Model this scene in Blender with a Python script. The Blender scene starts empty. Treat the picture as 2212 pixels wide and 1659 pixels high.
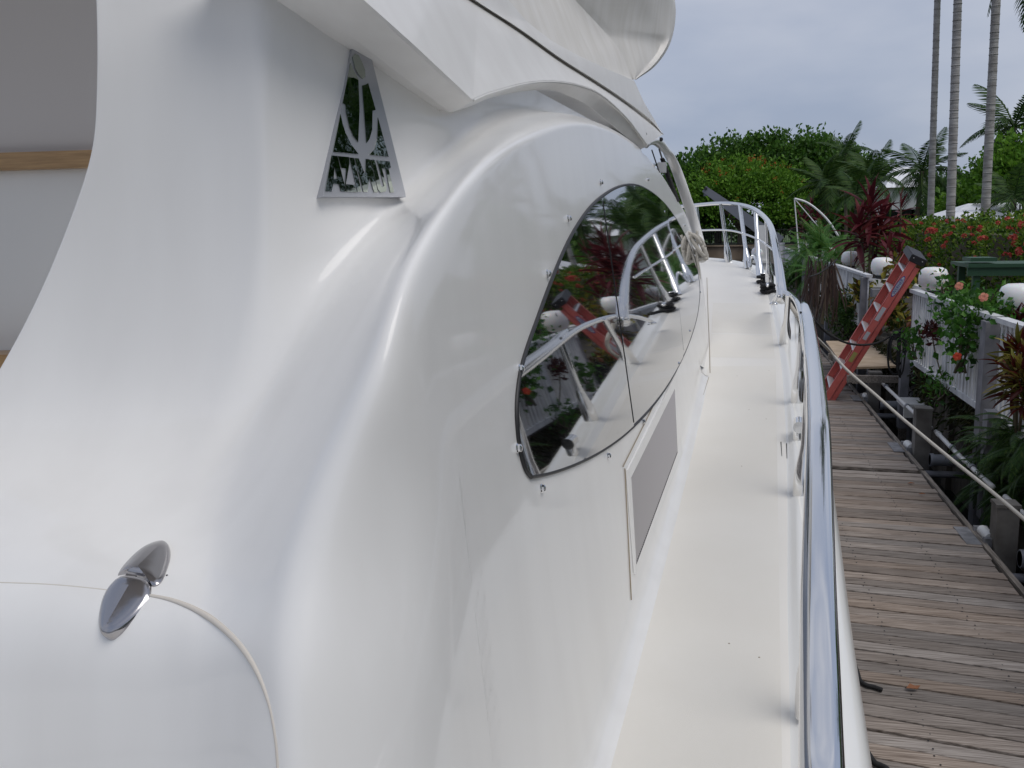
import bpy, bmesh, math, random
import numpy as np
from mathutils import Matrix, Vector
from mathutils.bvhtree import BVHTree
from mathutils.geometry import tessellate_polygon
random.seed(7); RNG = np.random.default_rng(7)
SC = bpy.context.scene; COL = SC.collection

# ------------------------------------------------------------------ camera, sky, sun, exposure
EYE = np.array([0.0, 0.0, 2.95])                 # metres above the canal water
YAW, PITCH, ROLL = math.radians(12.4831), math.radians(9.4730), math.radians(1.0)
_r0 = np.array([math.cos(YAW), math.sin(YAW), 0.0])
FWD = np.array([-math.sin(YAW)*math.cos(PITCH), math.cos(YAW)*math.cos(PITCH), -math.sin(PITCH)])
_u0 = np.cross(_r0, FWD)
RGT = math.cos(ROLL)*_r0 - math.sin(ROLL)*_u0
UPV = math.sin(ROLL)*_r0 + math.cos(ROLL)*_u0
cam = bpy.data.cameras.new('camera'); cam_o = bpy.data.objects.new('camera', cam); COL.objects.link(cam_o)
cam.sensor_width = 36; cam.lens = 36*2000/2212; cam.clip_start = 0.02; cam.clip_end = 2000
cam_o.matrix_world = Matrix(((RGT[0], UPV[0], -FWD[0], EYE[0]), (RGT[1], UPV[1], -FWD[1], EYE[1]),
                             (RGT[2], UPV[2], -FWD[2], EYE[2]), (0, 0, 0, 1)))
SC.camera = cam_o

SUN_EL, SUN_AZ = math.radians(60), math.radians(126)   # high, veiled by cloud, behind the camera
world = bpy.data.worlds.new('World'); SC.world = world; world.use_nodes = True
wn, wl = world.node_tree.nodes, world.node_tree.links
bg = wn['Background']; bg.inputs['Strength'].default_value = 0.1
sky = wn.new('ShaderNodeTexSky'); sky.sky_type = 'NISHITA'; sky.sun_disc = False
sky.sun_elevation = SUN_EL; sky.sun_rotation = SUN_AZ; sky.air_density = 1.0; sky.dust_density = 2.0
tc = wn.new('ShaderNodeTexCoord'); mp = wn.new('ShaderNodeMapping'); mp.inputs['Scale'].default_value = (1.0, 1.0, 2.6)
wl.new(tc.outputs['Generated'], mp.inputs['Vector'])
nz = wn.new('ShaderNodeTexNoise'); nz.inputs['Scale'].default_value = 2.3; nz.inputs['Detail'].default_value = 6
nz.inputs['Roughness'].default_value = 0.48
wl.new(mp.outputs['Vector'], nz.inputs['Vector'])
cr = wn.new('ShaderNodeValToRGB'); cr.color_ramp.elements[0].position = 0.38; cr.color_ramp.elements[1].position = 0.70
cr.color_ramp.elements[0].color = (3.15, 3.65, 4.85, 1); cr.color_ramp.elements[1].color = (5.6, 5.8, 6.5, 1)
wl.new(nz.outputs['Fac'], cr.inputs['Fac'])
mxs = wn.new('ShaderNodeMix'); mxs.data_type = 'RGBA'; mxs.inputs[0].default_value = 0.86   # broken overcast veil over the blue
wl.new(sky.outputs['Color'], mxs.inputs[6]); wl.new(cr.outputs['Color'], mxs.inputs[7])
wl.new(mxs.outputs[2], bg.inputs['Color'])
sun = bpy.data.lights.new('sun', 'SUN'); sun.energy = 1.5; sun.angle = math.radians(40); sun.color = (1.0, 0.962, 0.91)
sun_o = bpy.data.objects.new('sun', sun); COL.objects.link(sun_o)
# Nishita: rotation 0 = sun in +Y, growing clockwise seen from above
sd = Vector((math.sin(SUN_AZ)*math.cos(SUN_EL), math.cos(SUN_AZ)*math.cos(SUN_EL), math.sin(SUN_EL)))
sun_o.rotation_euler = sd.to_track_quat('Z', 'Y').to_euler()
SC.view_settings.view_transform = 'Standard'; SC.view_settings.look = 'None'
SC.view_settings.exposure = 0.12; SC.view_settings.gamma = 1.0; SC.view_settings.use_curve_mapping = False

# ------------------------------------------------------------------ survey helpers (sight lines -> points on real planes)
def ray(x, y): return FWD + RGT*(x-1106.0)/2000 - UPV*(y-829.5)/2000
def at_z(x, y, z): d = ray(x, y); return EYE + d*(z/d[2])       # z relative to the eye
def at_x(x, y, X): d = ray(x, y); return EYE + d*(X/d[0])
def at_y(x, y, Y): d = ray(x, y); return EYE + d*(Y/d[1])
HEAD = math.radians(4)                                           # the boat lies 4 degrees off the dock line
BU = np.array([math.sin(HEAD), math.cos(HEAD), 0]); BV = np.array([math.cos(HEAD), -math.sin(HEAD), 0]); BK = np.array([0, 0, 1.])
def bt(Y, L, z): return EYE + Y*BU + L*BV + z*BK                # boat frame: along, to starboard, height from the eye
def bYL(P): d = P-EYE; return d@BU, d@BV, d@BK
def on_L(x, y, L): d = ray(x, y); return EYE + d*(L/(d@BV))
def on_Y(x, y, Y): d = ray(x, y); return EYE + d*(Y/(d@BU))
def hit(x, y, f):
    d = ray(x, y); ts = np.geomspace(0.3, 40, 500); pa = None
    for t in ts:
        s = f(*bYL(EYE+d*t))
        if pa is not None and s*pa[1] <= 0:
            a, fa, b = pa[0], pa[1], t
            for _ in range(40):
                m = (a+b)/2; fm = f(*bYL(EYE+d*m))
                if fm*fa <= 0: b = m
                else: a, fa = m, fm
            return EYE + d*a
        pa = (t, s)
    raise ValueError((x, y))
def deck_z(Y): return -1.15 + 0.088*(Y-2) + 0.0028*(Y-2)**2
def side_L(Y, z):                                                # outer cabin side, leaning inboard as it rises
    return -0.395 - 0.17*(z+1.0) - 0.034*(z+1.0)*(Y-3.5) - 0.22*max(0.0, z-0.25)**2
def on_C(x, y, off=0.0): return hit(x, y, lambda Y, L, z: L - side_L(Y, z) + off)
def on_deck(x, y, up=0.0): return hit(x, y, lambda Y, L, z: z - deck_z(Y) - up)

# ------------------------------------------------------------------ mesh helpers
def mesh_obj(name, verts, faces, mat, parent=None, smooth=False, sharp=None):
    me = bpy.data.meshes.new(name)
    me.from_pydata([tuple(map(float, v)) for v in verts], [], faces)
    if mat: me.materials.append(mat)
    if smooth: me.polygons.foreach_set('use_smooth', [True]*len(me.polygons))
    if sharp: me.set_sharp_from_angle(angle=math.radians(sharp))
    me.update()
    o = bpy.data.objects.new(name, me); COL.objects.link(o)
    if parent is not None: adopt(o, parent)
    return o
def adopt(o, parent):
    o.parent = parent
    if parent.type == 'EMPTY': o.matrix_parent_inverse = Matrix.Translation(-Vector(parent.location))
    return o
def thing(name, label, cat, loc, group=None):
    o = bpy.data.objects.new(name, None); COL.objects.link(o); o.location = tuple(map(float, loc)); o.empty_display_size = 0.2
    o['label'] = label; o['category'] = cat
    if group: o['group'] = group
    return o
def tag(o, label, cat, group=None):
    o['label'] = label; o['category'] = cat
    if group: o['group'] = group
    return o
class MB:                                                        # collects shapes that become ONE mesh
    def __init__(s): s.v = []; s.f = []
    def add(s, v, f):
        n = len(s.v); s.v += [tuple(map(float, p)) for p in v]; s.f += [tuple(i+n for i in q) for q in f]; return s
    def box(s, c, sx, sy, sz, ax=(1, 0, 0), ay=(0, 1, 0), az=(0, 0, 1)):
        c, ax, ay, az = map(lambda a: np.array(a, float), (c, ax, ay, az)); v = []
        for k in (-1, 1):
            for j in (-1, 1):
                for i in (-1, 1): v.append(c+ax*i*sx/2+ay*j*sy/2+az*k*sz/2)
        return s.add(v, [(0, 2, 3, 1), (4, 5, 7, 6), (0, 1, 5, 4), (2, 6, 7, 3), (0, 4, 6, 2), (1, 3, 7, 5)])
    def tube(s, pts, r, n=8, cap=True, ell=None, up=(0, 0, 1), sq=1.0):
        pts = [np.array(p, float) for p in pts]; m = len(pts); rs = r if hasattr(r, '__len__') else [r]*m
        v = []; prev = None
        for i in range(m):
            t = pts[min(i+1, m-1)]-pts[max(i-1, 0)]; t = t/max(np.linalg.norm(t), 1e-9)
            if ell is not None or prev is None:
                a = np.cross(t, np.array(up, float))
                if np.linalg.norm(a) < 1e-3: a = np.cross(t, np.array((1., 0.3, 0)))
            else: a = prev - t*(prev@t)
            a = a/np.linalg.norm(a); b = np.cross(a, t); prev = a
            e = (1, 1) if ell is None else (ell[i] if hasattr(ell[0], '__len__') else ell)
            for k in range(n):
                w = 2*math.pi*k/n; cw, sw_ = math.cos(w), math.sin(w); v.append(pts[i]+rs[i]*(a*math.copysign(abs(cw)**sq, cw)*e[0]+b*math.copysign(abs(sw_)**sq, sw_)*e[1]))
        f = [(i*n+k, i*n+(k+1) % n, (i+1)*n+(k+1) % n, (i+1)*n+k) for i in range(m-1) for k in range(n)]
        if cap: f += [tuple(range(n))[::-1], tuple(range((m-1)*n, m*n))]
        return s.add(v, f)
    def rev(s, c, prof, n=20, az=(0, 0, 1)):                     # lathe of (radius, height) about an axis
        az = np.array(az, float); a = np.cross(az, (0.3, 1, 0.2)); a /= np.linalg.norm(a); b = np.cross(az, a); v = []
        for r, h in prof:
            for k in range(n):
                w = 2*math.pi*k/n; v.append(np.array(c)+az*h+(a*math.cos(w)+b*math.sin(w))*r)
        m = len(prof)
        f = [(i*n+k, i*n+(k+1) % n, (i+1)*n+(k+1) % n, (i+1)*n+k) for i in range(m-1) for k in range(n)]
        f += [tuple(range(n))[::-1], tuple(range((m-1)*n, m*n))]
        return s.add(v, f)
    def prism(s, pts, d, hole=None):                             # flat outline (3-D points) pushed out by vector d
        pts = [np.array(p, float) for p in pts]; d = np.array(d, float)
        loops = [pts]+([hole] if hole else [])
        tri = tessellate_polygon([[Vector(p) for p in l] for l in loops]); al = [np.array(p) for l in loops for p in l]; n = len(al)
        v = al+[p+d for p in al]; nv = d
        f = []
        for t in tri:
            nn = np.cross(al[t[1]]-al[t[0]], al[t[2]]-al[t[0]])
            t = t if nn@nv > 0 else t[::-1]
            f += [tuple(i+n for i in t), tuple(t[::-1])]
        o = 0
        for l in loops:
            m = len(l); f += [(o+i, o+(i+1) % m, o+(i+1) % m+n, o+i+n) for i in range(m)]; o += m
        return s.add(v, f)
    def build(s, name, mat, parent=None, smooth=False, sharp=None):
        o = mesh_obj(name, s.v, s.f, mat, parent, smooth, sharp)
        bm = bmesh.new(); bm.from_mesh(o.data); bmesh.ops.recalc_face_normals(bm, faces=bm.faces); bm.to_mesh(o.data); bm.free()
        if sharp: o.data.set_sharp_from_angle(angle=math.radians(sharp))
        return o
def bspl(P, n):                                                  # clamped uniform cubic B-spline along axis 0
    P = np.asarray(P, float); Q = np.concatenate([P[:1], P[:1], P, P[-1:], P[-1:]]); out = []
    for i in range(len(Q)-3):
        for k in range(n):
            t = k/n
            b = ((1-t)**3/6, (3*t**3-6*t*t+4)/6, (-3*t**3+3*t*t+3*t+1)/6, t**3/6)
            out.append(b[0]*Q[i]+b[1]*Q[i+1]+b[2]*Q[i+2]+b[3]*Q[i+3])
    out.append(P[-1]); return np.array(out)
def catm(P, n):                                                  # Catmull-Rom through the points
    P = np.asarray(P, float); Q = np.concatenate([[2*P[0]-P[1]], P, [2*P[-1]-P[-2]]]); out = []
    for i in range(1, len(Q)-2):
        for k in range(n):
            t = k/n
            out.append(0.5*(2*Q[i]+(Q[i+1]-Q[i-1])*t+(2*Q[i-1]-5*Q[i]+4*Q[i+1]-Q[i+2])*t*t+(3*Q[i]-Q[i-1]-3*Q[i+1]+Q[i+2])*t**3))
    out.append(P[-1]); return np.array(out)
def resample(P, n):
    P = np.asarray(P, float); s = np.concatenate([[0], np.cumsum(np.linalg.norm(np.diff(P, axis=0), axis=1))]); t = np.linspace(0, s[-1], n)
    return np.stack([np.interp(t, s, P[:, k]) for k in range(P.shape[1])], 1)
def lerp(a, b, t): return a+(b-a)*t
def grid_faces(m, n): return [(i*n+j, i*n+j+1, (i+1)*n+j+1, (i+1)*n+j) for i in range(m-1) for j in range(n-1)]

# ------------------------------------------------------------------ materials
def mat(name, col=(0.8, 0.8, 0.8), rough=0.5, metal=0.0, spec=0.5, coat=0.0, **kw):
    m = bpy.data.materials.new(name); m.use_nodes = True; b = m.node_tree.nodes['Principled BSDF']
    b.inputs['Base Color'].default_value = (*col, 1); b.inputs['Roughness'].default_value = rough; b.inputs['Metallic'].default_value = metal
    b.inputs['Specular IOR Level'].default_value = spec; b.inputs['Coat Weight'].default_value = coat
    return m
def nd(m, t, **inp):
    n = m.node_tree.nodes.new(t)
    for k, v in inp.items(): n.inputs[k.replace('_', ' ')].default_value = v
    return n
def lk(m, a, b): m.node_tree.links.new(a, b)
def P(m): return m.node_tree.nodes['Principled BSDF']
def bump(m, scale, strength, detail=3.0, dist=0.01, stretch=None):
    tcn = nd(m, 'ShaderNodeTexCoord'); n = nd(m, 'ShaderNodeTexNoise', Scale=scale, Detail=detail); b = nd(m, 'ShaderNodeBump', Strength=strength, Distance=dist)
    src = tcn.outputs['Object']
    if stretch:
        mpn = nd(m, 'ShaderNodeMapping', Scale=stretch); lk(m, src, mpn.inputs['Vector']); src = mpn.outputs['Vector']
    lk(m, src, n.inputs['Vector']); lk(m, n.outputs['Fac'], b.inputs['Height']); lk(m, b.outputs['Normal'], P(m).inputs['Normal'])
    return b
def mottled(m, c1, c2, scale=4.0, detail=5.0, stretch=None, lo=0.35, hi=0.65, per_object=0.0, per_island=False):
    tcn = nd(m, 'ShaderNodeTexCoord'); n = nd(m, 'ShaderNodeTexNoise', Scale=scale, Detail=detail); src = tcn.outputs['Object']
    if per_object:
        oi = nd(m, 'ShaderNodeObjectInfo'); vm = m.node_tree.nodes.new('ShaderNodeVectorMath'); vm.operation = 'MULTIPLY_ADD'
        lk(m, oi.outputs['Random'], vm.inputs[0]); vm.inputs[1].default_value = (37, 53, 71); lk(m, src, vm.inputs[2]); src = vm.outputs['Vector']
    if stretch:
        mpn = nd(m, 'ShaderNodeMapping', Scale=stretch); lk(m, src, mpn.inputs['Vector']); src = mpn.outputs['Vector']
    lk(m, src, n.inputs['Vector'])
    r = nd(m, 'ShaderNodeValToRGB'); r.color_ramp.elements[0].position = lo; r.color_ramp.elements[1].position = hi
    r.color_ramp.elements[0].color = (*c1, 1); r.color_ramp.elements[1].color = (*c2, 1)
    lk(m, n.outputs['Fac'], r.inputs['Fac']); out = r.outputs['Color']
    if per_object or per_island:
        hv = nd(m, 'ShaderNodeHueSaturation'); mr = nd(m, 'ShaderNodeMapRange'); mr.inputs['To Min'].default_value = 1-max(per_object, 0.3 if per_island else 0); mr.inputs['To Max'].default_value = 1+max(per_object, 0.3 if per_island else 0)
        if per_island: g = nd(m, 'ShaderNodeNewGeometry'); lk(m, g.outputs['Random Per Island'], mr.inputs['Value'])
        else: lk(m, oi.outputs['Random'], mr.inputs['Value'])
        if per_object > .2:
            ms = nd(m, 'ShaderNodeMath'); ms.operation = 'MULTIPLY'; ms.inputs[1].default_value = 7.31; mf = nd(m, 'ShaderNodeMath'); mf.operation = 'FRACT'; m2 = nd(m, 'ShaderNodeMapRange'); m2.inputs['To Min'].default_value = .65; m2.inputs['To Max'].default_value = 1.25
            lk(m, oi.outputs['Random'], ms.inputs[0]); lk(m, ms.outputs[0], mf.inputs[0]); lk(m, mf.outputs[0], m2.inputs['Value']); lk(m, m2.outputs['Result'], hv.inputs['Saturation'])
        lk(m, mr.outputs['Result'], hv.inputs['Value']); lk(m, out, hv.inputs['Color']); out = hv.outputs['Color']
    lk(m, out, P(m).inputs['Base Color']); return m
def leafmat(name, cols, transl=0.25, rough=0.45):
    m = mat(name, cols[0], rough, spec=0.25); g = nd(m, 'ShaderNodeNewGeometry'); r = nd(m, 'ShaderNodeValToRGB'); cr_ = r.color_ramp
    while len(cr_.elements) < len(cols): cr_.elements.new(0.5)
    for i, c in enumerate(cols): cr_.elements[i].position = i/max(1, len(cols)-1); cr_.elements[i].color = (*c, 1)
    oi = nd(m, 'ShaderNodeObjectInfo'); ad = nd(m, 'ShaderNodeMath'); ad.operation = 'ADD'; fr = nd(m, 'ShaderNodeMath'); fr.operation = 'FRACT'
    lk(m, g.outputs['Random Per Island'], ad.inputs[0]); lk(m, oi.outputs['Random'], ad.inputs[1]); lk(m, ad.outputs[0], fr.inputs[0]); lk(m, fr.outputs[0], r.inputs['Fac']); lk(m, r.outputs['Color'], P(m).inputs['Base Color'])
    tr = nd(m, 'ShaderNodeBsdfTranslucent'); lk(m, r.outputs['Color'], tr.inputs['Color']); mx = nd(m, 'ShaderNodeMixShader'); mx.inputs[0].default_value = transl
    lk(m, P(m).outputs[0], mx.inputs[1]); lk(m, tr.outputs[0], mx.inputs[2]); lk(m, mx.outputs[0], m.node_tree.nodes['Material Output'].inputs['Surface'])
    return m
M = {}
M['gel'] = mottled(mat('white_gelcoat', rough=0.30, spec=0.25, coat=0.45), (0.765, 0.758, 0.742), (0.805, 0.80, 0.785), 2.2, 6, stretch=(3, 3, 0.5), lo=.30, hi=.62); bump(M['gel'], 2.2, 0.05, 2, 0.02)
M['gelfly'] = mottled(mat('flybridge_gelcoat', rough=0.30, spec=0.5), (0.74, 0.725, 0.70), (0.79, 0.78, 0.755), 3.0, 6, stretch=(4, 4, 0.6)); bump(M['gelfly'], 3.0, 0.05, 2, 0.02)
P(M['gel']).inputs['Coat Roughness'].default_value = 0.05
M['gelmatt'] = mottled(mat('dull_gelcoat', rough=0.5, spec=0.3), (0.70, 0.675, 0.63), (0.77, 0.75, 0.715), 3.0, 6, stretch=(4, 4, 0.6))
M['deck'] = mottled(mat('deck_gelcoat', rough=0.42, spec=0.4), (0.755, 0.73, 0.68), (0.80, 0.78, 0.735), 1.2, 6); bump(M['deck'], 420, 0.12, 2, 0.002)
M['hull'] = mat('hull_gelcoat', (0.78, 0.78, 0.76), 0.15); bump(M['hull'], 1.5, 0.03, 2, 0.02)
M['chrome'] = mat('polished_steel', (0.82, 0.82, 0.82), 0.09, 1.0); bump(M['chrome'], 9, 0.03, 2, 0.01)
M['satin'] = mat('satin_steel', (0.46, 0.47, 0.50), 0.42, 0.75)
M['mirror'] = mat('polished_badge_metal', (0.30, 0.33, 0.30), 0.04, 1.0); bump(M['mirror'], 25, 0.10, 3, 0.004)
M['glass'] = mat('black_window_glass', (0.004, 0.004, 0.005), 0.015, 0.0, 1.0, coat=1.0); P(M['glass']).inputs['IOR'].default_value = 2.1; bump(M['glass'], 3.0, 0.012, 2, 0.01)
M['rubber'] = mat('black_rubber', (0.02, 0.02, 0.022), 0.5)
M['gasket'] = mat('tan_sealant', (0.62, 0.58, 0.52), 0.6)
M['grime'] = mat('brown_seam_grime', (0.30, 0.25, 0.18), 0.7)
M['teak'] = mottled(mat('varnished_wood', rough=0.35), (0.34, 0.20, 0.085), (0.48, 0.30, 0.135), 6, 6, stretch=(1, 1, 14))
M['cream'] = mat('cream_panel', (0.78, 0.765, 0.73), 0.35); M['greyliner'] = mat('grey_headliner', (0.62, 0.585, 0.56), 0.6)
M['mesh'] = mat('vent_mesh', (0.44, 0.42, 0.42), 0.55, 0.2)
M['wood'] = mottled(mat('weathered_plank', rough=0.75, spec=0.3), (0.095, 0.071, 0.054), (0.375, 0.322, 0.282), 9, 9, stretch=(0.45, 15, 9), lo=0.28, hi=0.70, per_object=0.26); bump(M['wood'], 14, 0.6, 6, 0.006, stretch=(0.4, 24, 10))
M['woodedge'] = mottled(mat('weathered_edge_board', rough=0.8), (0.11, 0.095, 0.08), (0.25, 0.22, 0.19), 8, 6, stretch=(8, 0.6, 8))
M['galv'] = mottled(mat('galvanised_plate', rough=0.55, metal=0.5), (0.20, 0.20, 0.21), (0.36, 0.36, 0.38), 12)
M['pvc'] = mat('white_pvc', (0.66, 0.66, 0.65), 0.4); M['greypipe'] = mat('grey_pipe', (0.25, 0.26, 0.29), 0.45)
M['pile'] = mottled(mat('grey_concrete_pile', rough=0.85), (0.10, 0.092, 0.082), (0.18, 0.17, 0.158), 5, 6)
M['postgrey'] = mottled(mat('grey_post', rough=0.8), (0.15, 0.15, 0.165), (0.24, 0.24, 0.26), 5, 6)
M['seawall'] = mottled(mat('stained_seawall', rough=0.9), (0.022, 0.017, 0.012), (0.10, 0.085, 0.065), 3.5, 8, stretch=(1, 1, 0.35)); bump(M['seawall'], 9, 0.7, 6, 0.03)
M['farwall'] = mottled(mat('tan_seawall', rough=0.9), (0.13, 0.095, 0.065), (0.30, 0.23, 0.165), 0.5, 8)
M['fencew'] = mottled(mat('weathered_white_paint', rough=0.6), (0.48, 0.49, 0.52), (0.66, 0.67, 0.68), 5, 6, per_object=0.08)
M['globe'] = mat('opal_globe', (0.80, 0.80, 0.79), 0.25); P(M['globe']).inputs['Subsurface Weight'].default_value = 0.3
M['stucco'] = mottled(mat('white_stucco', rough=0.8), (0.62, 0.62, 0.61), (0.74, 0.74, 0.73), 3)
M['roof'] = mottled(mat('white_roof_tile', rough=0.7), (0.60, 0.61, 0.64), (0.72, 0.73, 0.75), 4)
M['ladder'] = mottled(mat('red_fibreglass', rough=0.5), (0.60, 0.125, 0.105), (0.68, 0.165, 0.14), 6)
M['alu'] = mat('rung_aluminium', (0.62, 0.62, 0.62), 0.4, 0.5); M['blackplastic'] = mat('black_plastic', (0.022, 0.022, 0.026), 0.5)
M['stickw'] = mat('white_sticker', (0.55, 0.55, 0.58), 0.5); M['stickb'] = mat('blue_sticker', (0.03, 0.05, 0.28), 0.4); M['sticky'] = mat('yellow_sticker', (0.42, 0.38, 0.12), 0.5)
M['ply'] = mottled(mat('plywood_sheet', rough=0.75), (0.40, 0.30, 0.20), (0.50, 0.39, 0.275), 5, 6)
M['ropew'] = mat('white_rope', (0.48, 0.455, 0.41), 0.85); bump(M['ropew'], 90, 0.9, 2, 0.006); M['ropeb'] = mat('black_rope', (0.012, 0.012, 0.013), 0.8); bump(M['ropeb'], 90, 0.8, 2, 0.006)
M['palmtrunk'] = mottled(mat('grey_palm_bark', rough=0.9), (0.24, 0.225, 0.215), (0.40, 0.385, 0.375), 2.2, 8, stretch=(1.5, 1.5, 5)); bump(M['palmtrunk'], 4, 0.6, 4, 0.03, stretch=(0.3, 0.3, 6))
M['bark'] = mottled(mat('brown_bark', rough=0.9), (0.035, 0.027, 0.02), (0.10, 0.08, 0.06), 4, 6)
M['stemb'] = mat('plant_stem', (0.09, 0.075, 0.045), 0.8)
M['lf_dark'] = leafmat('ficus_leaves', [(0.024, 0.064, 0.011), (0.058, 0.145, 0.021), (0.110, 0.22, 0.032)], 0.35)
M['lf_poin'] = leafmat('poinciana_leaves', [(0.060, 0.150, 0.016), (0.120, 0.265, 0.026), (0.185, 0.34, 0.040)], 0.35)
M['lf_hedge'] = leafmat('hedge_leaves', [(0.022, 0.055, 0.008), (0.06, 0.14, 0.014), (0.12, 0.22, 0.02), (0.19, 0.26, 0.03)])
M['lf_hib'] = leafmat('hibiscus_leaves', [(0.022, 0.07, 0.012), (0.05, 0.155, 0.02), (0.085, 0.20, 0.025)])
M['lf_croton'] = leafmat('croton_leaves', [(0.05, 0.010, 0.010), (0.11, 0.018, 0.012), (0.07, 0.014, 0.012), (0.12, 0.13, 0.02), (0.30, 0.24, 0.04), (0.045, 0.05, 0.012)])
M['lf_crotony'] = leafmat('yellow_croton_leaves', [(0.04, 0.08, 0.015), (0.06, 0.09, 0.015), (0.10, 0.03, 0.012), (0.05, 0.045, 0.014), (0.36, 0.30, 0.04), (0.14, 0.15, 0.025)])
M['lf_dkred'] = leafmat('dark_red_leaves', [(0.03, 0.008, 0.010), (0.07, 0.014, 0.014), (0.10, 0.03, 0.02)])
M['lf_cord'] = leafmat('cordyline_leaves', [(0.065, 0.010, 0.016), (0.115, 0.018, 0.026), (0.165, 0.038, 0.036)])
M['lf_fern'] = leafmat('fern_leaves', [(0.018, 0.05, 0.010), (0.036, 0.09, 0.016), (0.07, 0.12, 0.022)])
M['lf_feather'] = leafmat('feathery_leaves', [(0.04, 0.13, 0.025), (0.07, 0.20, 0.035), (0.13, 0.23, 0.04)])
M['lf_dry'] = leafmat('dry_hanging_leaves', [(0.035, 0.022, 0.020), (0.07, 0.046, 0.038), (0.12, 0.09, 0.07)])
M['lf_scrub'] = leafmat('seawall_scrub', [(0.02, 0.03, 0.01), (0.04, 0.05, 0.015), (0.06, 0.05, 0.02)])
M['lf_palm'] = leafmat('palm_leaves', [(0.016, 0.042, 0.010), (0.032, 0.075, 0.014), (0.06, 0.105, 0.02)], 0.2, 0.65)
M['fl_red'] = leafmat('ixora_flowers', [(0.48, 0.05, 0.055), (0.58, 0.10, 0.085), (0.62, 0.20, 0.12)])
M['fl_orange'] = leafmat('orange_flowers', [(0.45, 0.07, 0.02), (0.55, 0.14, 0.03)])
M['fl_pink'] = leafmat('salmon_petals', [(0.68, 0.23, 0.16), (0.75, 0.33, 0.22)], 0.3); M['fl_scar'] = leafmat('scarlet_petals', [(0.62, 0.06, 0.03), (0.68, 0.12, 0.05)], 0.3)
M['lawn'] = mottled(mat('lawn', rough=0.9), (0.03, 0.06, 0.012), (0.065, 0.11, 0.022), 0.35, 8)
M['soil'] = mottled(mat('garden_soil', rough=0.95), (0.03, 0.025, 0.018), (0.075, 0.062, 0.045), 1.5, 6)
M['water'] = mat('dark_canal_water', (0.004, 0.006, 0.005), 0.06, spec=0.35); bump(M['water'], 3.0, 0.25, 3, 0.05)
M['iron'] = mat('black_iron', (0.015, 0.015, 0.016), 0.6); M['greybeam'] = mat('grey_davit_steel', (0.22, 0.23, 0.26), 0.5, 0.3)
M['greenp'] = mat('green_painted_frame', (0.025, 0.075, 0.04), 0.5); M['whitep'] = mat('white_painted_pole', (0.75, 0.75, 0.76), 0.35)
M['brick'] = mottled(mat('red_paving', rough=0.9), (0.25, 0.09, 0.075), (0.36, 0.15, 0.125), 6)
M['darkglass'] = mat('dark_windscreen', (0.01, 0.01, 0.012), 0.03, 0, 0.8)
M['leafd'] = mat('dry_leaf', (0.22, 0.09, 0.04), 0.8)

# ================================================================== THE YACHT
yacht = thing('motor_yacht', 'large glossy white motor yacht moored along the wooden dock', 'yacht', bt(4, -1.2, -2.6))
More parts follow.
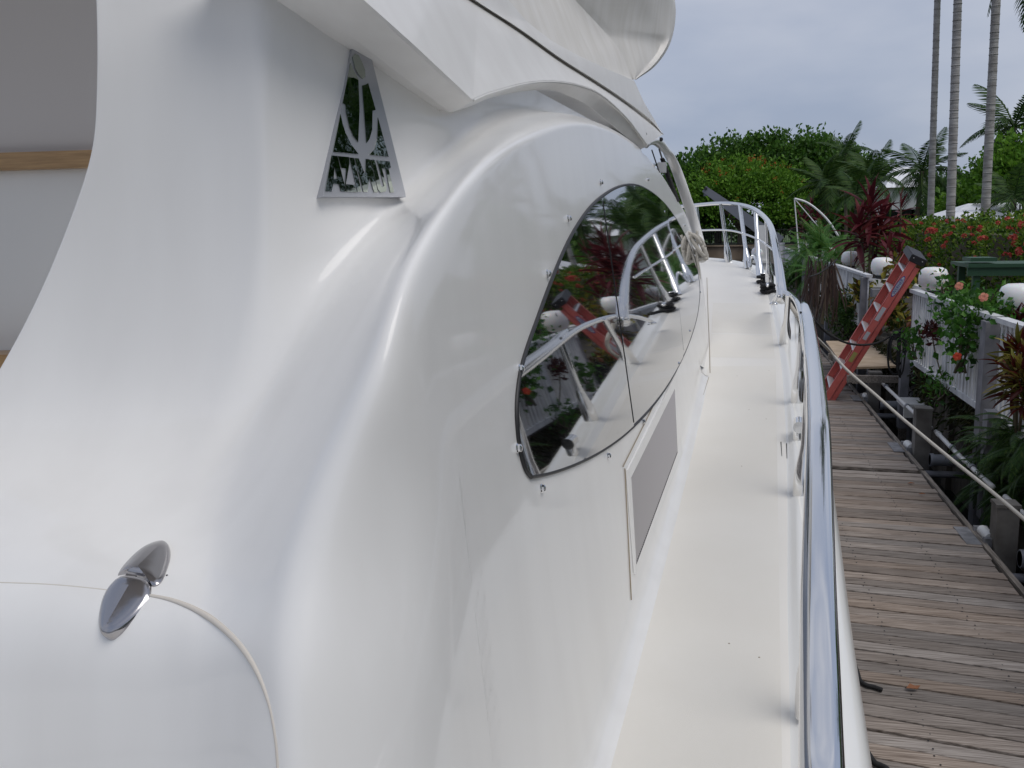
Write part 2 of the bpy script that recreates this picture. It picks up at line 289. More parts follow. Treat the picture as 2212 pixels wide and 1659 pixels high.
# ---- aft wing, coaming and shoulder: one moulded skin
Y_, L_, D_, C_ = 'Y', 'L', 'D', 'C'
ROWS = [
 [(205,-200,Y_,1.5272),(370,-200,Y_,1.5640),(500,-200,Y_,1.5824),(545,-200,Y_,1.6008),(640,-90,Y_,1.6192),(840,40,Y_,1.7480),(1080,150,Y_,2.3460),(1380,316,D_,.03),(1382,318,D_,.02),(1384,321,C_,0),(1386,326,C_,0)],
 [(205,-60,Y_,1.5088),(370,-60,Y_,1.5456),(500,-60,Y_,1.5640),(548,-60,Y_,1.5824),(610,-20,Y_,1.6008),(815,100,Y_,1.7480),(1050,200,Y_,2.2264),(1330,278,D_,.05),(1332,280,D_,.03),(1336,285,C_,0),(1342,297,C_,0)],
 [(208,20,Y_,1.4996),(370,20,Y_,1.5364),(505,25,Y_,1.5548),(552,25,Y_,1.5732),(608,40,Y_,1.5962),(800,140,Y_,1.7250),(1000,238,Y_,2.0792),(1208,228,D_,.10),(1225,238,D_,.05),(1247,250,C_,0),(1255,264,C_,0)],
 [(210,110,Y_,1.4904),(370,112,Y_,1.5272),(510,118,Y_,1.5548),(557,120,Y_,1.5640),(606,132,Y_,1.5916),(785,205,Y_,1.7038),(955,285,Y_,1.9136),(1090,252,D_,.14),(1120,262,D_,.07),(1128,287,C_,0),(1150,310,C_,0)],
 [(208,220,Y_,1.4904),(370,222,Y_,1.5226),(513,228,Y_,1.5456),(560,230,Y_,1.5548),(606,240,Y_,1.5824),(820,320,Y_,1.7186),(1003,311,Y_,2.1252),(0,0,'I',.36),(0,0,'I',.74),(1020,360,C_,0),(1040,385,C_,0)],
 [(203,330,Y_,1.4904),(365,335,Y_,1.5180),(515,345,Y_,1.5410),(562,350,Y_,1.5548),(606,360,Y_,1.5732),(770,420,Y_,1.6560),(892,430,Y_,1.8308),(0,0,'I',.36),(0,0,'I',.74),(915,495,D_,.006),(955,548,C_,0)],
 [(150,480,Y_,1.4904),(340,500,Y_,1.5088),(510,530,Y_,1.5318),(556,540,Y_,1.5456),(597,550,Y_,1.5548),(700,560,Y_,1.6008),(785,560,Y_,1.6330),(0,0,'I',.36),(0,0,'I',.74),(850,615,D_,.010),(910,672,C_,0)],
 [(85,640,Y_,1.4812),(300,670,Y_,1.4904),(480,710,Y_,1.4996),(525,715,Y_,1.5042),(566,720,Y_,1.5088),(635,722,Y_,1.5180),(690,715,Y_,1.5042),(0,0,'I',.36),(0,0,'I',.74),(800,800,D_,.022),(895,852,C_,0)],
 [(0,800,Y_,1.4508),(250,840,Y_,1.4555),(420,880,Y_,1.4508),(470,890,Y_,1.4462),(510,900,Y_,1.4434),(552,898,Y_,1.4368),(590,893,Y_,1.4136),(0,0,'I',.36),(0,0,'I',.73),(732,952,D_,.060),(890,1000,D_,.012)],
 [(-110,970,Y_,1.3656),(180,1010,Y_,1.3609),(350,1040,Y_,1.3418),(400,1045,Y_,1.3322),(440,1050,Y_,1.3255),(475,1052,Y_,1.3103),(508,1050,Y_,1.2893),(0,0,'I',.36),(0,0,'I',.72),(675,1092,D_,.090),(875,1130,D_,.020)],
 [(-230,1110,Y_,1.2165),(100,1140,Y_,1.2066),(290,1170,Y_,1.1869),(345,1180,Y_,1.1771),(392,1190,Y_,1.1623),(435,1197,Y_,1.1475),(475,1200,Y_,1.1278),(0,0,'I',.36),(0,0,'I',.72),(645,1230,D_,.105),(865,1262,D_,.024)],
 [(-250,1258,Y_,1.0500),(80,1262,Y_,1.0400),(260,1282,Y_,1.0250),(330,1290,Y_,1.0200),(370,1300,Y_,1.0120),(410,1315,Y_,1.0000),(450,1335,Y_,0.9900),(0,0,'I',.36),(0,0,'I',.72),(640,1392,D_,.098),(855,1415,D_,.022)],
 [(-250,1460,Y_,0.9950),(80,1460,Y_,0.9900),(260,1470,Y_,0.9800),(330,1475,Y_,0.9750),(370,1478,Y_,0.9700),(410,1482,Y_,0.9620),(450,1487,Y_,0.9520),(0,0,'I',.36),(0,0,'I',.72),(640,1515,D_,.092),(850,1535,D_,.020)],
 [(-250,1750,Y_,0.9800),(80,1750,Y_,0.9750),(260,1750,Y_,0.9650),(330,1750,Y_,0.9600),(370,1750,Y_,0.9550),(410,1750,Y_,0.9470),(450,1750,Y_,0.9370),(0,0,'I',.36),(0,0,'I',.72),(640,1750,D_,.090),(850,1750,D_,.020)],
]
def place(x, y, k, v):
    if k == 'Y': return on_Y(x, y, v)
    if k == 'L': return on_L(x, y, v)
    return on_C(x, y, v if k == 'D' else 0.0)
GR = []
for row in ROWS:                                                 # 'I' = on the shoulder between its foot and its crest
    r_ = []
    for i, q in enumerate(row):
        if q[2] == 'I':
            t = (i-6)/3; L6 = bYL(r_[6])[1]; L9 = bYL(place(*row[9]))[1]; a, b = row[6], row[9]
            r_.append(on_L(a[0]+(b[0]-a[0])*t, a[1]+(b[1]-a[1])*t, L6+(L9-L6)*q[3]))
        else: r_.append(place(*q))
    a, b = row[9], row[10]; r_ += [on_C(b[0]+q*(b[0]-a[0]), b[1]+q*(b[1]-a[1])) for q in (.45, .8)]; GR.append(r_)
G = np.array(GR)
for i in range(9):                                               # the corner between wing and side stands slightly proud
    k_ = .030*min(1, (9-i)/3)
    for j in (3, 4): G[i, j] = EYE+(G[i, j]-EYE)*(1-k_*(1 if j == 3 else .8)/1.7)
edge0 = np.array([on_Y(r[0][0]+10, r[0][1], r[0][3]+0.03) for r in ROWS]); edge1 = np.array([on_Y(r[0][0]+60, r[0][1], r[0][3]+0.35) for r in ROWS])
G = np.concatenate([edge1[:, None], edge0[:, None], G[:, :1], G], axis=1)   # the free edge turns back towards the cockpit
S1 = bspl(G, 10); S1 = np.swapaxes(bspl(np.swapaxes(S1, 0, 1), 9), 0, 1); m_, n_ = S1.shape[:2]
def px_of(p):
    q = p-EYE; z = q@FWD; return 1106+2000*(q@RGT)/z, 829.5-2000*(q@UPV)/z
SEAM = catm([(-320,1250),(0,1258),(120,1263),(240,1275),(345,1290),(400,1307),(445,1330),(487,1362),(525,1402),(555,1450),(578,1510),(591,1570),(599,1640),(603,1760)], 8)
def below_seam(p):
    x, y = px_of(p)
    return x < 603 and y > np.interp(x, SEAM[:, 0], SEAM[:, 1])
V1 = S1.reshape(-1, 3); F1 = grid_faces(m_, n_)
isg = [below_seam((V1[f[0]]+V1[f[2]])/2) for f in F1]
tmp = bpy.data.meshes.new('tmp'); tmp.from_pydata([tuple(map(float, p)) for p in V1], [], F1); tmp.update()
NRM = np.array([v.normal[:] for v in tmp.vertices]); bpy.data.meshes.remove(tmp)
if (NRM[(m_//2)*n_+n_//3] @ (EYE-V1[(m_//2)*n_+n_//3])) < 0: NRM = -NRM; F1 = [f[::-1] for f in F1]
def sub_skin(name, pick, m):
    fs = [f for f, g in zip(F1, isg) if g == pick]; used = sorted({i for f in fs for i in f}); idx = {i: k for k, i in enumerate(used)}
    o = mesh_obj(name, V1[used], [tuple(idx[i] for i in f) for f in fs], m, yacht, True)
    o.data.normals_split_custom_set_from_vertices([tuple(map(float, NRM[i])) for i in used]); return o
wing = sub_skin('side_wing', False, M['gel']); gate = sub_skin('boarding_gate', True, M['gel']); gate['label'] = 'rounded white gate panel with a thin tan seam'
BV1 = BVHTree.FromPolygons([tuple(map(float, p)) for p in V1], F1)
def drop1(x, y, up=0.0):
    d = ray(x, y); h = BV1.ray_cast(Vector(EYE), Vector(d).normalized())
    if h[0] is None: raise ValueError(('miss', x, y))
    nrm = np.array(h[1]); nrm = nrm if nrm@(EYE-np.array(h[0])) > 0 else -nrm
    return np.array(h[0])+nrm*up, nrm
sp = [q for q in SEAM if -60 < q[0] and q[1] < 1745]; sp = resample(sp, 90); pts = [drop1(*q, up=-0.0008)[0] for q in sp]
rad = [0.0013+0.0034*min(1, max(0, (q[0]-250)/200))*(1 if q[1] < 1420 else max(0.35, 1-(q[1]-1420)/180)) for q in sp]
MB().tube(pts, rad, 6).build('seam_gasket', M['gasket'], gate, True)

# ---- outer cabin side below the shoulder (panel with the window)
R = S1[:, -1]                                                   # exact lower edge of the skin above, front to aft
front = np.array([on_C(*q) for q in [(1533,800),(1529,730),(1524,660),(1518,610),(1512,575),(1500,520),(1482,464),(1460,428),(1433,383),(1413,358),(1393,332)]])
TOP = np.concatenate([resample(catm(front, 6), 40)[:-1], R])
tb = np.linspace(0, 1, len(TOP)); NB = 26
Yb_top = np.array([bYL(p)[0] for p in TOP]); base_Y = np.minimum(Yb_top+0.0, 5.6); base_Y = np.where(Yb_top < 5.25, base_Y, 5.25)
rows2 = []
for j in range(NB):
    t = j/(NB-1); rr = []
    for i, p in enumerate(TOP):
        Y0, L0, z0 = bYL(p); Yq = Y0+(base_Y[i]-Y0)*t; zb = deck_z(base_Y[i])+0.06; z = z0+(zb-z0)*t
        rr.append(bt(Yq, side_L(Yq, z), z) if j else p)
    rows2.append(rr)
for a in (0.35, 0.7, 1.0):                                       # cove into the side deck
    rr = []
    for i in range(len(TOP)):
        Yq = base_Y[i]; th = a*math.pi/2; zb = deck_z(Yq)+0.06
        rr.append(bt(Yq, side_L(Yq, zb)+0.055*(1-math.cos(th)), zb-0.06*math.sin(th)))
    rows2.append(rr)
S2 = np.array(rows2); cabin = mesh_obj('cabin_side', S2.reshape(-1, 3), [f[::-1] for f in grid_faces(*S2.shape[:2])], M['gel'], yacht, True)
V2 = S2.reshape(-1, 3)
def nC(p):                                                       # outward normal of the cabin side
    Y, L, z = bYL(p); e = 1e-3
    n = BV-BU*((side_L(Y+e, z)-side_L(Y-e, z))/(2*e))-BK*((side_L(Y, z+e)-side_L(Y, z-e))/(2*e)); return n/np.linalg.norm(n)

# ---- window: three flat black panes with rubber edge
WIN = [(1145,1030),(1132,1012),(1121,975),(1115,930),(1113,880),(1117,830),(1126,785),(1140,740),(1157,693),(1176,640),(1197,586),(1220,533),(1245,487),(1275,446),(1308,418),(1340,402),(1372,400),(1403,414),(1432,438),(1458,472),(1480,512),(1498,555),(1508,600),(1510,640),(1503,690),(1485,745),(1459,800),(1425,855),(1383,905),(1337,947),(1287,980),(1235,1005),(1185,1022)]
wpx = resample(catm(WIN+WIN[:1], 5), 150)[:-1]
wp = np.array([on_C(*q) for q in wpx]); w2 = np.array([[bYL(p)[0], bYL(p)[2]] for p in wp])   # (along, height) in the panel
def clip(poly, a, b):                                            # keep the side left of line a->b
    out = []
    s = lambda p: (b[0]-a[0])*(p[1]-a[1])-(b[1]-a[1])*(p[0]-a[0])
    for i in range(len(poly)):
        p, q = poly[i], poly[(i+1) % len(poly)]; sp_, sq = s(p), s(q)
        if sp_ >= 0: out.append(p)
        if sp_*sq < 0: out.append(p+(q-p)*sp_/(sp_-sq))
    return out
def YZ(q): p = on_C(*q); Y, L, z = bYL(p); return np.array([Y, z])
J1 = (YZ((1366,917)), YZ((1329,651))); J2 = (YZ((1474,760)), YZ((1452,560)))
J1 = (J1[0]+(J1[0]-J1[1]), J1[1]+3*(J1[1]-J1[0])); J2 = (J2[0]+(J2[0]-J2[1]), J2[1]+3*(J2[1]-J2[0]))
panes = [clip(list(w2), *J1), clip(clip(list(w2), *J2), J1[1], J1[0]), clip(list(w2), J2[1], J2[0])]
window = MB()
for k in range(len(wp)): pass
edge_pts = [p+nC(p)*0.002 for p in wp]+[wp[0]+nC(wp[0])*0.002]
win = MB().tube(edge_pts, 0.0052, 6, cap=False).build('side_window', M['rubber'], yacht, True)
for k, pl in enumerate(panes):                                   # each pane follows the cabin side, a hair out of line with its neighbour
    pl = np.array(pl); y0, y1 = pl[:, 0].min(), pl[:, 0].max(); vv = []; NC, NR = 40, 14
    for i in range(NC):
        yy = y0+(y1-y0)*(0.5-0.5*math.cos(math.pi*(i+.02)/(NC-.96))); zs = []
        for p, q in zip(pl, np.roll(pl, -1, 0)):
            if (p[0]-yy)*(q[0]-yy) <= 0 and p[0] != q[0]: zs.append(p[1]+(q[1]-p[1])*(yy-p[0])/(q[0]-p[0]))
        a, b = (min(zs), max(zs)) if zs else (pl[0, 1], pl[0, 1])
        for r in range(NR):
            zz = a+(b-a)*r/(NR-1); vv.append(bt(yy, side_L(yy, zz)+0.0055+(.0, .004, .0)[k]*(yy-(y0+y1)/2)*.6, zz))
    mesh_obj('pane', vv, grid_faces(NC, NR), M['glass'], win, True)
def inside(q):
    c = False
    for a, b in zip(w2, np.roll(w2, -1, 0)):
        if (a[1] > q[1]) != (b[1] > q[1]) and q[0] < (b[0]-a[0])*(q[1]-a[1])/(b[1]-a[1])+a[0]: c = not c
    return c
for J in (J1, J2):
    jp = [lerp(J[0], J[1], t) for t in np.linspace(0, 1, 60)]
    from_poly = [q for q in jp if inside(q)]
    MB().tube([bt(q[0], side_L(*q)+.0058, q[1]) for q in from_poly], .0016, 5).build('pane_joint', M['rubber'], win)
# back skin behind the joint lines
# ---- bolts along the window
for q in [(1296,394),(1226,472),(1181,591),(1121,797),(1116,968),(1168,1055),(1312,985),(1388,911),(1464,785),(1488,715),(1511,632),(1398,388),(1412,357),(1433,458),(1478,487)]:
    p = on_C(*q); n = nC(p); MB().rev(p, [(0.010, 0), (0.010, 0.002), (0.0075, 0.004), (0.0075, 0.008), (0.005, 0.010), (0.0, 0.0105)], 8, n).build('bolt', M['chrome'], yacht, True, 40)
for q in [(1395,290),(1413,296),(1430,301)]:
    p = on_L(*q, -.66); MB().rev(p-BV*0.012, [(0.011, 0), (0.011, 0.012), (0.007, 0.016), (0, 0.018)], 8, BV).build('bolt', M['blackplastic'], yacht, True, 40)

# ---- engine-room vent: frame, mesh and its fine ribs
vo = [(1351,1016),(1460,800),(1470,980),(1368,1240)]; vi = [(1358,1032),(1454,840),(1460,978),(1369,1222)]
VO = [on_C(*q) for q in vo]; VI = [on_C(*q) for q in vi]
vent = MB().prism([p+nC(p)*0.001 for p in VO], nC(VO[0])*0.007, [p+nC(p)*0.001 for p in VI]).build('vent', M['gel'], yacht)
MB().prism([p+nC(p)*0.0015 for p in VI], nC(VI[0])*0.001).build('mesh_panel', M['blackplastic'], vent)
rb = MB()
for i in range(64):
    t = (i+0.5)/64; a = lerp(VI[0], VI[1], t); b = lerp(VI[3], VI[2], t); nn = nC(a)
    rb.tube([a+nn*0.0035+(b-a)*0.015, b+nn*0.0035-(b-a)*0.02], 0.0042, 4)
MB().tube([VI[1]+nC(VI[1])*.004, VI[2]+nC(VI[2])*.004, VI[3]+nC(VI[3])*.004], .0035, 5).build('recess_shadow', M['rubber'], vent)  # black line drawn in as the recess shadow along the vent's right and lower edges
ro = rb.build('rib', M['mesh'], vent); ro['kind'] = 'stuff'
MB().tube([on_C(*q, -0.002) for q in [(1350,1012),(1364,1296)]], 0.0018, 5).build('panel_joint', M['grime'], vent)
MB().tube([on_C(*q, -0.002) for q in [(1346,1008),(1400,900),(1450,800)]], 0.0016, 5).build('panel_joint', M['grime'], vent)

# ---- side deck, toe rail, topsides (starboard), mirrored to port
OUT = [(-2.5,0.055),(0.5,0.06),(1.93,0.056),(2.68,0.048),(3.6,0.045),(4.54,0.032)]
for q in [(1690,768),(1667,653),(1649,605),(1632,590),(1615,579),(1595,572),(1571,566),(1550,563),(1530,561)]:
    Y, L, z = bYL(on_deck(*q)); OUT.append((Y, L))
OUT += [(OUT[-1][0]+0.10, OUT[-1][1]-0.30), (OUT[-1][0]+0.13, OUT[-1][1]-0.7), (OUT[-1][0]+0.15, OUT[-1][1]-1.15)]
oc = resample(catm(OUT, 8), 130)
def clampY(a): return a
prof_n = 15; rowsD = []
for (Y, L) in oc:
    z = deck_z(Y); k = min(1, max(0.25, (L+2.1)/2.0)); tx = 0.09*k
    inner = side_L(min(Y, 6), z)+0.03
    dd = np.array([Y, L]); i = np.argmin(np.abs(oc[:, 0]-Y)+np.abs(oc[:, 1]-L)); tg = oc[min(i+1, len(oc)-1)]-oc[max(i-1, 0)]; nrm = np.array([-tg[1], tg[0]]) if False else np.array([-tg[1], tg[0]])
    nrm = nrm/np.linalg.norm(nrm); nrm = nrm if nrm[1] >= -0.2 else -nrm
    def o(a, h): q = dd+nrm*a; return bt(q[0], q[1], z+h)
    rowsD.append([o(-0.02, 0), o(0.0, 0.003), o(0.012, 0.014), o(0.03, 0.018), o(0.06*k+0.03, 0.017), o(0.105*k+0.02, 0.010), o(0.13*k+0.02, -0.015), o(0.145*k+0.02, -0.06), o(0.145*k+0.02, -0.13), o(0.13*k+0.02, -0.25), o(0.08*k, -0.7), o(-0.05*k, -1.4), o(-0.2*k, -2.2)])
SD = np.array(rowsD); hull_faces = grid_faces(*SD.shape[:2])
hull = mesh_obj('hull', SD.reshape(-1, 3), hull_faces, M['hull'], yacht, True)
mir = []
for row in SD:
    rr = []
    for p in row:
        Y, L, z = bYL(p); rr.append(bt(Y, -2*2.15-L, z))
    mir.append(rr)
hp = mesh_obj('hull', np.array(mir).reshape(-1, 3), [f[::-1] for f in hull_faces], M['hull'], yacht, True)
dk = MB(); 
dv = []
for (Y, L) in oc:
    z = deck_z(Y); inn = -4.25-L
    il = (side_L(min(Y, 5.25), z)+0.02) if Y < 5.4 else None
    cols = np.linspace(L-0.012, max(-2.2, L-2.3) if L > -1.9 else -2.15, 14)
    dv.append([bt(Y, c, z+0.001) for c in cols])
dv = np.array(dv); dm = [bt(*(lambda a: (a[0], -4.3-a[1], a[2]))(bYL(p))) for p in dv.reshape(-1, 3)]
n0 = len(dv)*14
deck = mesh_obj('side_deck', np.concatenate([dv.reshape(-1, 3), np.array(dm)]), grid_faces(len(dv), 14)+[tuple(i+n0 for i in f[::-1]) for f in grid_faces(len(dv), 14)], M['deck'], yacht, True)
# raised non-skid panels on the side deck
def deck_patch(quad, up=0.0014):
    q = [on_deck(*p) for p in quad]; mb = MB(); N = 10; top = []
    for i in range(N+1):
        for j in range(5):
            p = lerp(lerp(q[0], q[1], j/4), lerp(q[3], q[2], j/4), i/N); Y, L, z = bYL(p); top.append(bt(Y, L, deck_z(Y)+up))
    return mb.add(top, grid_faces(N+1, 5)).build('nonskid_panel', M['deckpad'], deck, True)
M['deckpad'] = mottled(mat('nonskid_gelcoat', rough=0.55, spec=0.3), (0.735, 0.708, 0.65), (0.78, 0.757, 0.705), 1.4, 6); bump(M['deckpad'], 500, 0.3, 2, 0.003)
deck_patch([(1540,655),(1660,655),(1668,722.5),(1536,719)]); deck_patch([(1536,721),(1669,724.5),(1674,775),(1534,772)])
deck_patch([(1530,792),(1676,790),(1690,1700),(1300,1700)])
# thin seam running down from the front of the cabin side
sm = [on_deck(*q, 0.003) for q in [(1527,600),(1529,660),(1532,730),(1534,805)]]
MB().tube(catm(sm, 5), 0.0022, 5).build('deck_seam', M['grime'], yacht)
MB().tube([on_deck(*q, 0.002) for q in [(1531,815),(1505,900),(1450,1052),(1371,1300),(1266,1659),(1200,1900)]], 0.0016, 5).build('deck_seam', M['grime'], yacht)

# ---- flybridge: soffit, bottom edge, side panel, crease, flared wing
def cl(pts, Ls, n=70): 
    pts = np.array(pts, float); Ls = np.interp(np.linspace(0, 1, len(pts)), np.linspace(0, 1, len(Ls)), Ls)
    q = resample(np.c_[pts, Ls*200], n); return np.array([on_L(a, b, c/200) for a, b, c in q])
arc_out = [(1016,222),(1050,207),(1086,196),(1128,185),(1169,180),(1211,181),(1252,189),(1288,203),(1322,228),(1358,264),(1380,293),(1396,317)]
arc_in = [(974,243),(1016,230),(1055,213),(1100,202),(1150,195),(1197,196),(1225,206),(1266,225),(1302,253),(1335,281),(1385,322)]
f0 = np.concatenate([cl([(500,-117),(653,0),(759,79),(900,188),(974,243)], [-.90,-.842,-.788,-.736,-.711], 40), cl(catm(arc_in, 6), [-.711,-.715,-.722,-.71,-.68], 70)[1:]])
f1 = np.concatenate([cl([(640,-128),(777,0),(880,95),(1016,222)], [-.78,-.727,-.686,-.66], 40), cl(catm(arc_out, 6), [-.66,-.67,-.68,-.672,-.66], 70)[1:]])
f1b = np.concatenate([cl([(650,-128),(786,0),(889,92),(1020,215)], [-.773,-.72,-.68,-.654], 40), cl(catm([(x, y-6) for x, y in arc_out[:-1]]+[(1399,313)], 6), [-.654,-.664,-.674,-.665,-.652], 70)[1:]])
crease = [(800,-140),(1011,0),(1115,67),(1203,130),(1280,179),(1340,219),(1395,261),(1431,291)]
f2 = cl(catm(crease, 6), [-.80,-.755,-.72,-.69,-.645], 109)
f3 = cl(catm([(x+2, y-2) for x, y in crease], 6), [-.815,-.77,-.735,-.70,-.652], 109)
f4 = cl(catm([(x+6, y-6) for x, y in crease[:-1]]+[(1431,289)], 6), [-.795,-.75,-.715,-.685,-.645], 109)
f5 = cl(catm([(960,-160),(1085,-15),(1140,48),(1195,90),(1250,120),(1310,148),(1362,171)], 6), [-.80,-.77,-.745,-.722], 109)
f6 = cl(catm([(1090,-170),(1190,-60),(1245,3),(1300,62),(1338,108),(1366,172)], 6), [-.90,-.855,-.80,-.728], 109)
f7 = cl(catm([(1300,-160),(1370,-60),(1398,0),(1420,60),(1424,105),(1371,172)], 6), [-.73,-.71,-.705,-.722], 109)
f8 = cl(catm([(1330,-190),(1420,-90),(1450,-10),(1454,40),(1442,95),(1412,140),(1372,172)], 6), [-.69,-.67,-.68,-.72], 109)
f9 = cl(catm([(1330,-200),(1424,-94),(1455,-10),(1459,42),(1446,98),(1415,143),(1373,173)], 6), [-.70,-.685,-.69,-.725], 109)
f10 = f9 + BK*0.25 - BV*0.25 + BU*0.1
end4 = cl([(960,-160),(1085,-15),(1140,48),(1195,90),(1250,120),(1310,148),(1370,174),(1392,222),(1431,288)], [-.80,-.775,-.745,-.72,-.69,-.65], 109)
def strip(name, cs, m=M['gelfly'], parent=yacht, sub=4):
    rr = []
    for a, b in zip(cs[:-1], cs[1:]):
        for k in range(sub): rr.append(lerp(a, b, k/sub))
    rr.append(cs[-1]); S = np.array(rr); o = mesh_obj(name, S.reshape(-1, 3), grid_faces(*S.shape[:2]), m, parent, True, 28)
    return o
fly = strip('flybridge_side', [f0, f1, f1b, f2, f3, f4, end4])
soff_back = f0 - BV*0.16 + BK*0.02
strip('soffit', [soff_back, f0 - BV*0.02 + BK*0.004, f0], parent=fly)
strip('flared_wing', [f5, lerp(f5, f6, .55), lerp(f5, f6, .9), f6, lerp(f6, f7, .12)+BV*0.006, lerp(f6, f7, .5)+BV*0.008, f7, f8, f9, f10], M['gelmatt'], fly)
MB().tube(lerp(f2, f3, .6)[::3], 0.003, 5).build('crease_gasket', M['gasket'], fly)
MB().tube(lerp(f1, f1b, .5)[40:], 0.004, 5).build('edge_gasket', M['gelfly'], fly)
lo = f5; roof_t = f10 - BV*2.6
strip('flybridge_deck', [f10, roof_t, roof_t - BK*0.3], parent=fly)

# ---- windscreen brow arch, wiper, dark screen
arch = catm([(1397,316),(1402,309),(1412,305),(1422,308),(1434,319),(1446,336),(1459,362),(1471,394),(1483,430),(1494,463),(1504,496),(1513,530),(1518,560)], 5)
ar = np.array([on_C(*q, -0.01) for q in arch]); nn_ = len(ar)
w = np.interp(np.linspace(0, 1, nn_), [0, .15, .35, .7, 1], [.012, .022, .034, .040, .036])
ell = [(1.0, 0.8)]*nn_
brow = MB().tube(ar, w, 12, ell=ell, up=tuple(BU)).build('windscreen_brow', M['gel'], yacht, True)
wi = [on_C(*q, -0.0) for q in [(1430,342),(1440,372),(1452,404),(1463,434)]]
MB().tube(catm(wi, 4), 0.018, 6, ell=(1, .5)).build('wiper_blade', M['rubber'], brow)
MB().tube([on_C(*q) for q in [(1424,322),(1431,345)]], 0.006, 6).build('wiper_arm', M['rubber'], brow)
MB().tube([on_C(*q) for q in [(1408,324),(1416,348),(1424,372)]], 0.004, 6).build('wiper_arm', M['rubber'], brow)
MB().box(on_C(1430, 362), 0.05, 0.05, 0.06).build('wiper_motor', M['alu'], brow)
ws = []
for p in front[4:]:
    Y, L, z = bYL(p); ws.append([bt(Y-.02, L-.03, z), bt(Y+0.5, L-.5, z), bt(Y+0.75, -1.5, z), bt(Y+0.8, -2.15, z)])
ws = np.array(ws); mesh_obj('windscreen', ws.reshape(-1, 3), grid_faces(*ws.shape[:2]), M['darkglass'], yacht, True)

# ---- cockpit bulkhead seen past the wing
def quadY(px, Y, name, m, parent, th=.05): return MB().prism([on_Y(*q, Y) for q in px], BU*th).build(name, m, parent)
bulk = quadY([(-400,360),(320,360),(320,1500),(-400,1500)], 2.70, 'cockpit_bulkhead', M['cream'], yacht)
quadY([(-400,342),(320,320),(320,358),(-400,380)], 2.66, 'wood_trim', M['teak'], bulk, .08)
up_ = [on_Y(-400,352,2.70), on_Y(320,332,2.70), on_Y(320,-60,2.62), on_Y(320,-700,2.2), on_Y(-400,-700,2.2), on_Y(-400,-60,2.62)]
mesh_obj('upper_panel', up_, [(0,1,2,5),(5,2,3,4)], M['greyliner'], bulk, True)
quadY([(-400,775),(60,765),(60,1100),(-400,1100)], 2.55, 'wood_step', M['teak'], bulk, .14)
# overhead liner of the cockpit
MB().prism([bt(.3, -3.6, 1.75), bt(.3, -1.25, 1.6), bt(3.0, -1.0, 1.6), bt(3.0, -3.6, 1.75)], BK*0.06).build('cockpit_overhead', M['greyliner'], yacht)

# ---- gate hinge: two polished leaves on the seam
def inset(pts, t, cen): return [cen+(p-cen)*t for p in pts]
h0 = lambda a: ((350+a[0]/3.3175)/1.7938, (2050+a[1]/3.3175)/1.7938)
up_px = [(360,605),(400,530),(520,390),(650,280),(800,205),(930,175),(990,195),(1025,260),(1025,380),(990,520),(940,650),(880,720),(790,738),(755,665),(690,635),(610,615),(470,590)]
lo_px = [(330,665),(440,612),(600,622),(740,668),(780,760),(780,880),(720,980),(600,1130),(450,1280),(330,1360),(240,1395),(160,1370),(125,1250),(125,1120),(160,930),(230,780)]
def leaf_plane(px):
    o = [drop1(*h0(a)) for a in px]; c = np.mean([q[0] for q in o], 0); n = np.mean([q[1] for q in o], 0); n /= np.linalg.norm(n)
    k_ = max((q[0]-c)@n for q in o); return c+n*(k_*.35), n
hc, hn = leaf_plane(lo_px)
def on_h(a, up=0.0):
    d = ray(*h0(a)); t = ((hc-EYE)@hn+up)/(d@hn); return EYE+d*t
def leaf(px, ridge, name, parent):
    o = np.array([on_h(p) for p in resample(catm(list(px)+[px[0]], 4), 64)[:-1]]); ra, rb_ = on_h(ridge[0]), on_h(ridge[1])
    rings = []
    for t, h in [(0, -0.012), (0, 0.002), (.05, .0045), (.16, .0070), (.4, .0095), (.7, .0112), (1, .012)]:
        rr = []
        for p in o:
            s = np.clip((p-ra)@(rb_-ra)/((rb_-ra)@(rb_-ra)), 0, 1); c = ra+(rb_-ra)*s; rr.append(lerp(p, c, t)+hn*h)
        rings.append(rr)
    A = np.array(rings); m, n = A.shape[:2]; fs = [(i*n+k, i*n+(k+1) % n, (i+1)*n+(k+1) % n, (i+1)*n+k) for i in range(m-1) for k in range(n)]
    ob = mesh_obj(name, A.reshape(-1, 3), fs, M['hinge'], parent, True)
    bm = bmesh.new(); bm.from_mesh(ob.data); bmesh.ops.remove_doubles(bm, verts=bm.verts, dist=1e-5); bmesh.ops.recalc_face_normals(bm, faces=bm.faces); bm.to_mesh(ob.data); bm.free(); ob.data.set_sharp_from_angle(angle=math.radians(32)); return ob
M['hinge'] = mat('worn_chrome', (0.42, 0.41, 0.42), 0.18, 1.0); bump(M['hinge'], 40, 0.06, 3, 0.004)
hinge = leaf(lo_px, ((560,760),(260,1290)), 'gate_hinge', yacht)
hc, hn = leaf_plane(up_px)
leaf(up_px, ((640,560),(900,300)), 'hinge_leaf', hinge)
MB().prism([on_h(a, 0.006) for a in [(470,590),(600,612),(530,745),(415,725)]], hn*0.003).build('hinge_knuckle', M['hinge'], hinge)
MB().rev(drop1(*h0((985, 597)))[0], [(0.0015, 0), (0.0015, 0.001), (0, 0.0012)], 8, hn).build('dirt_speck', M['rubber'], wing)

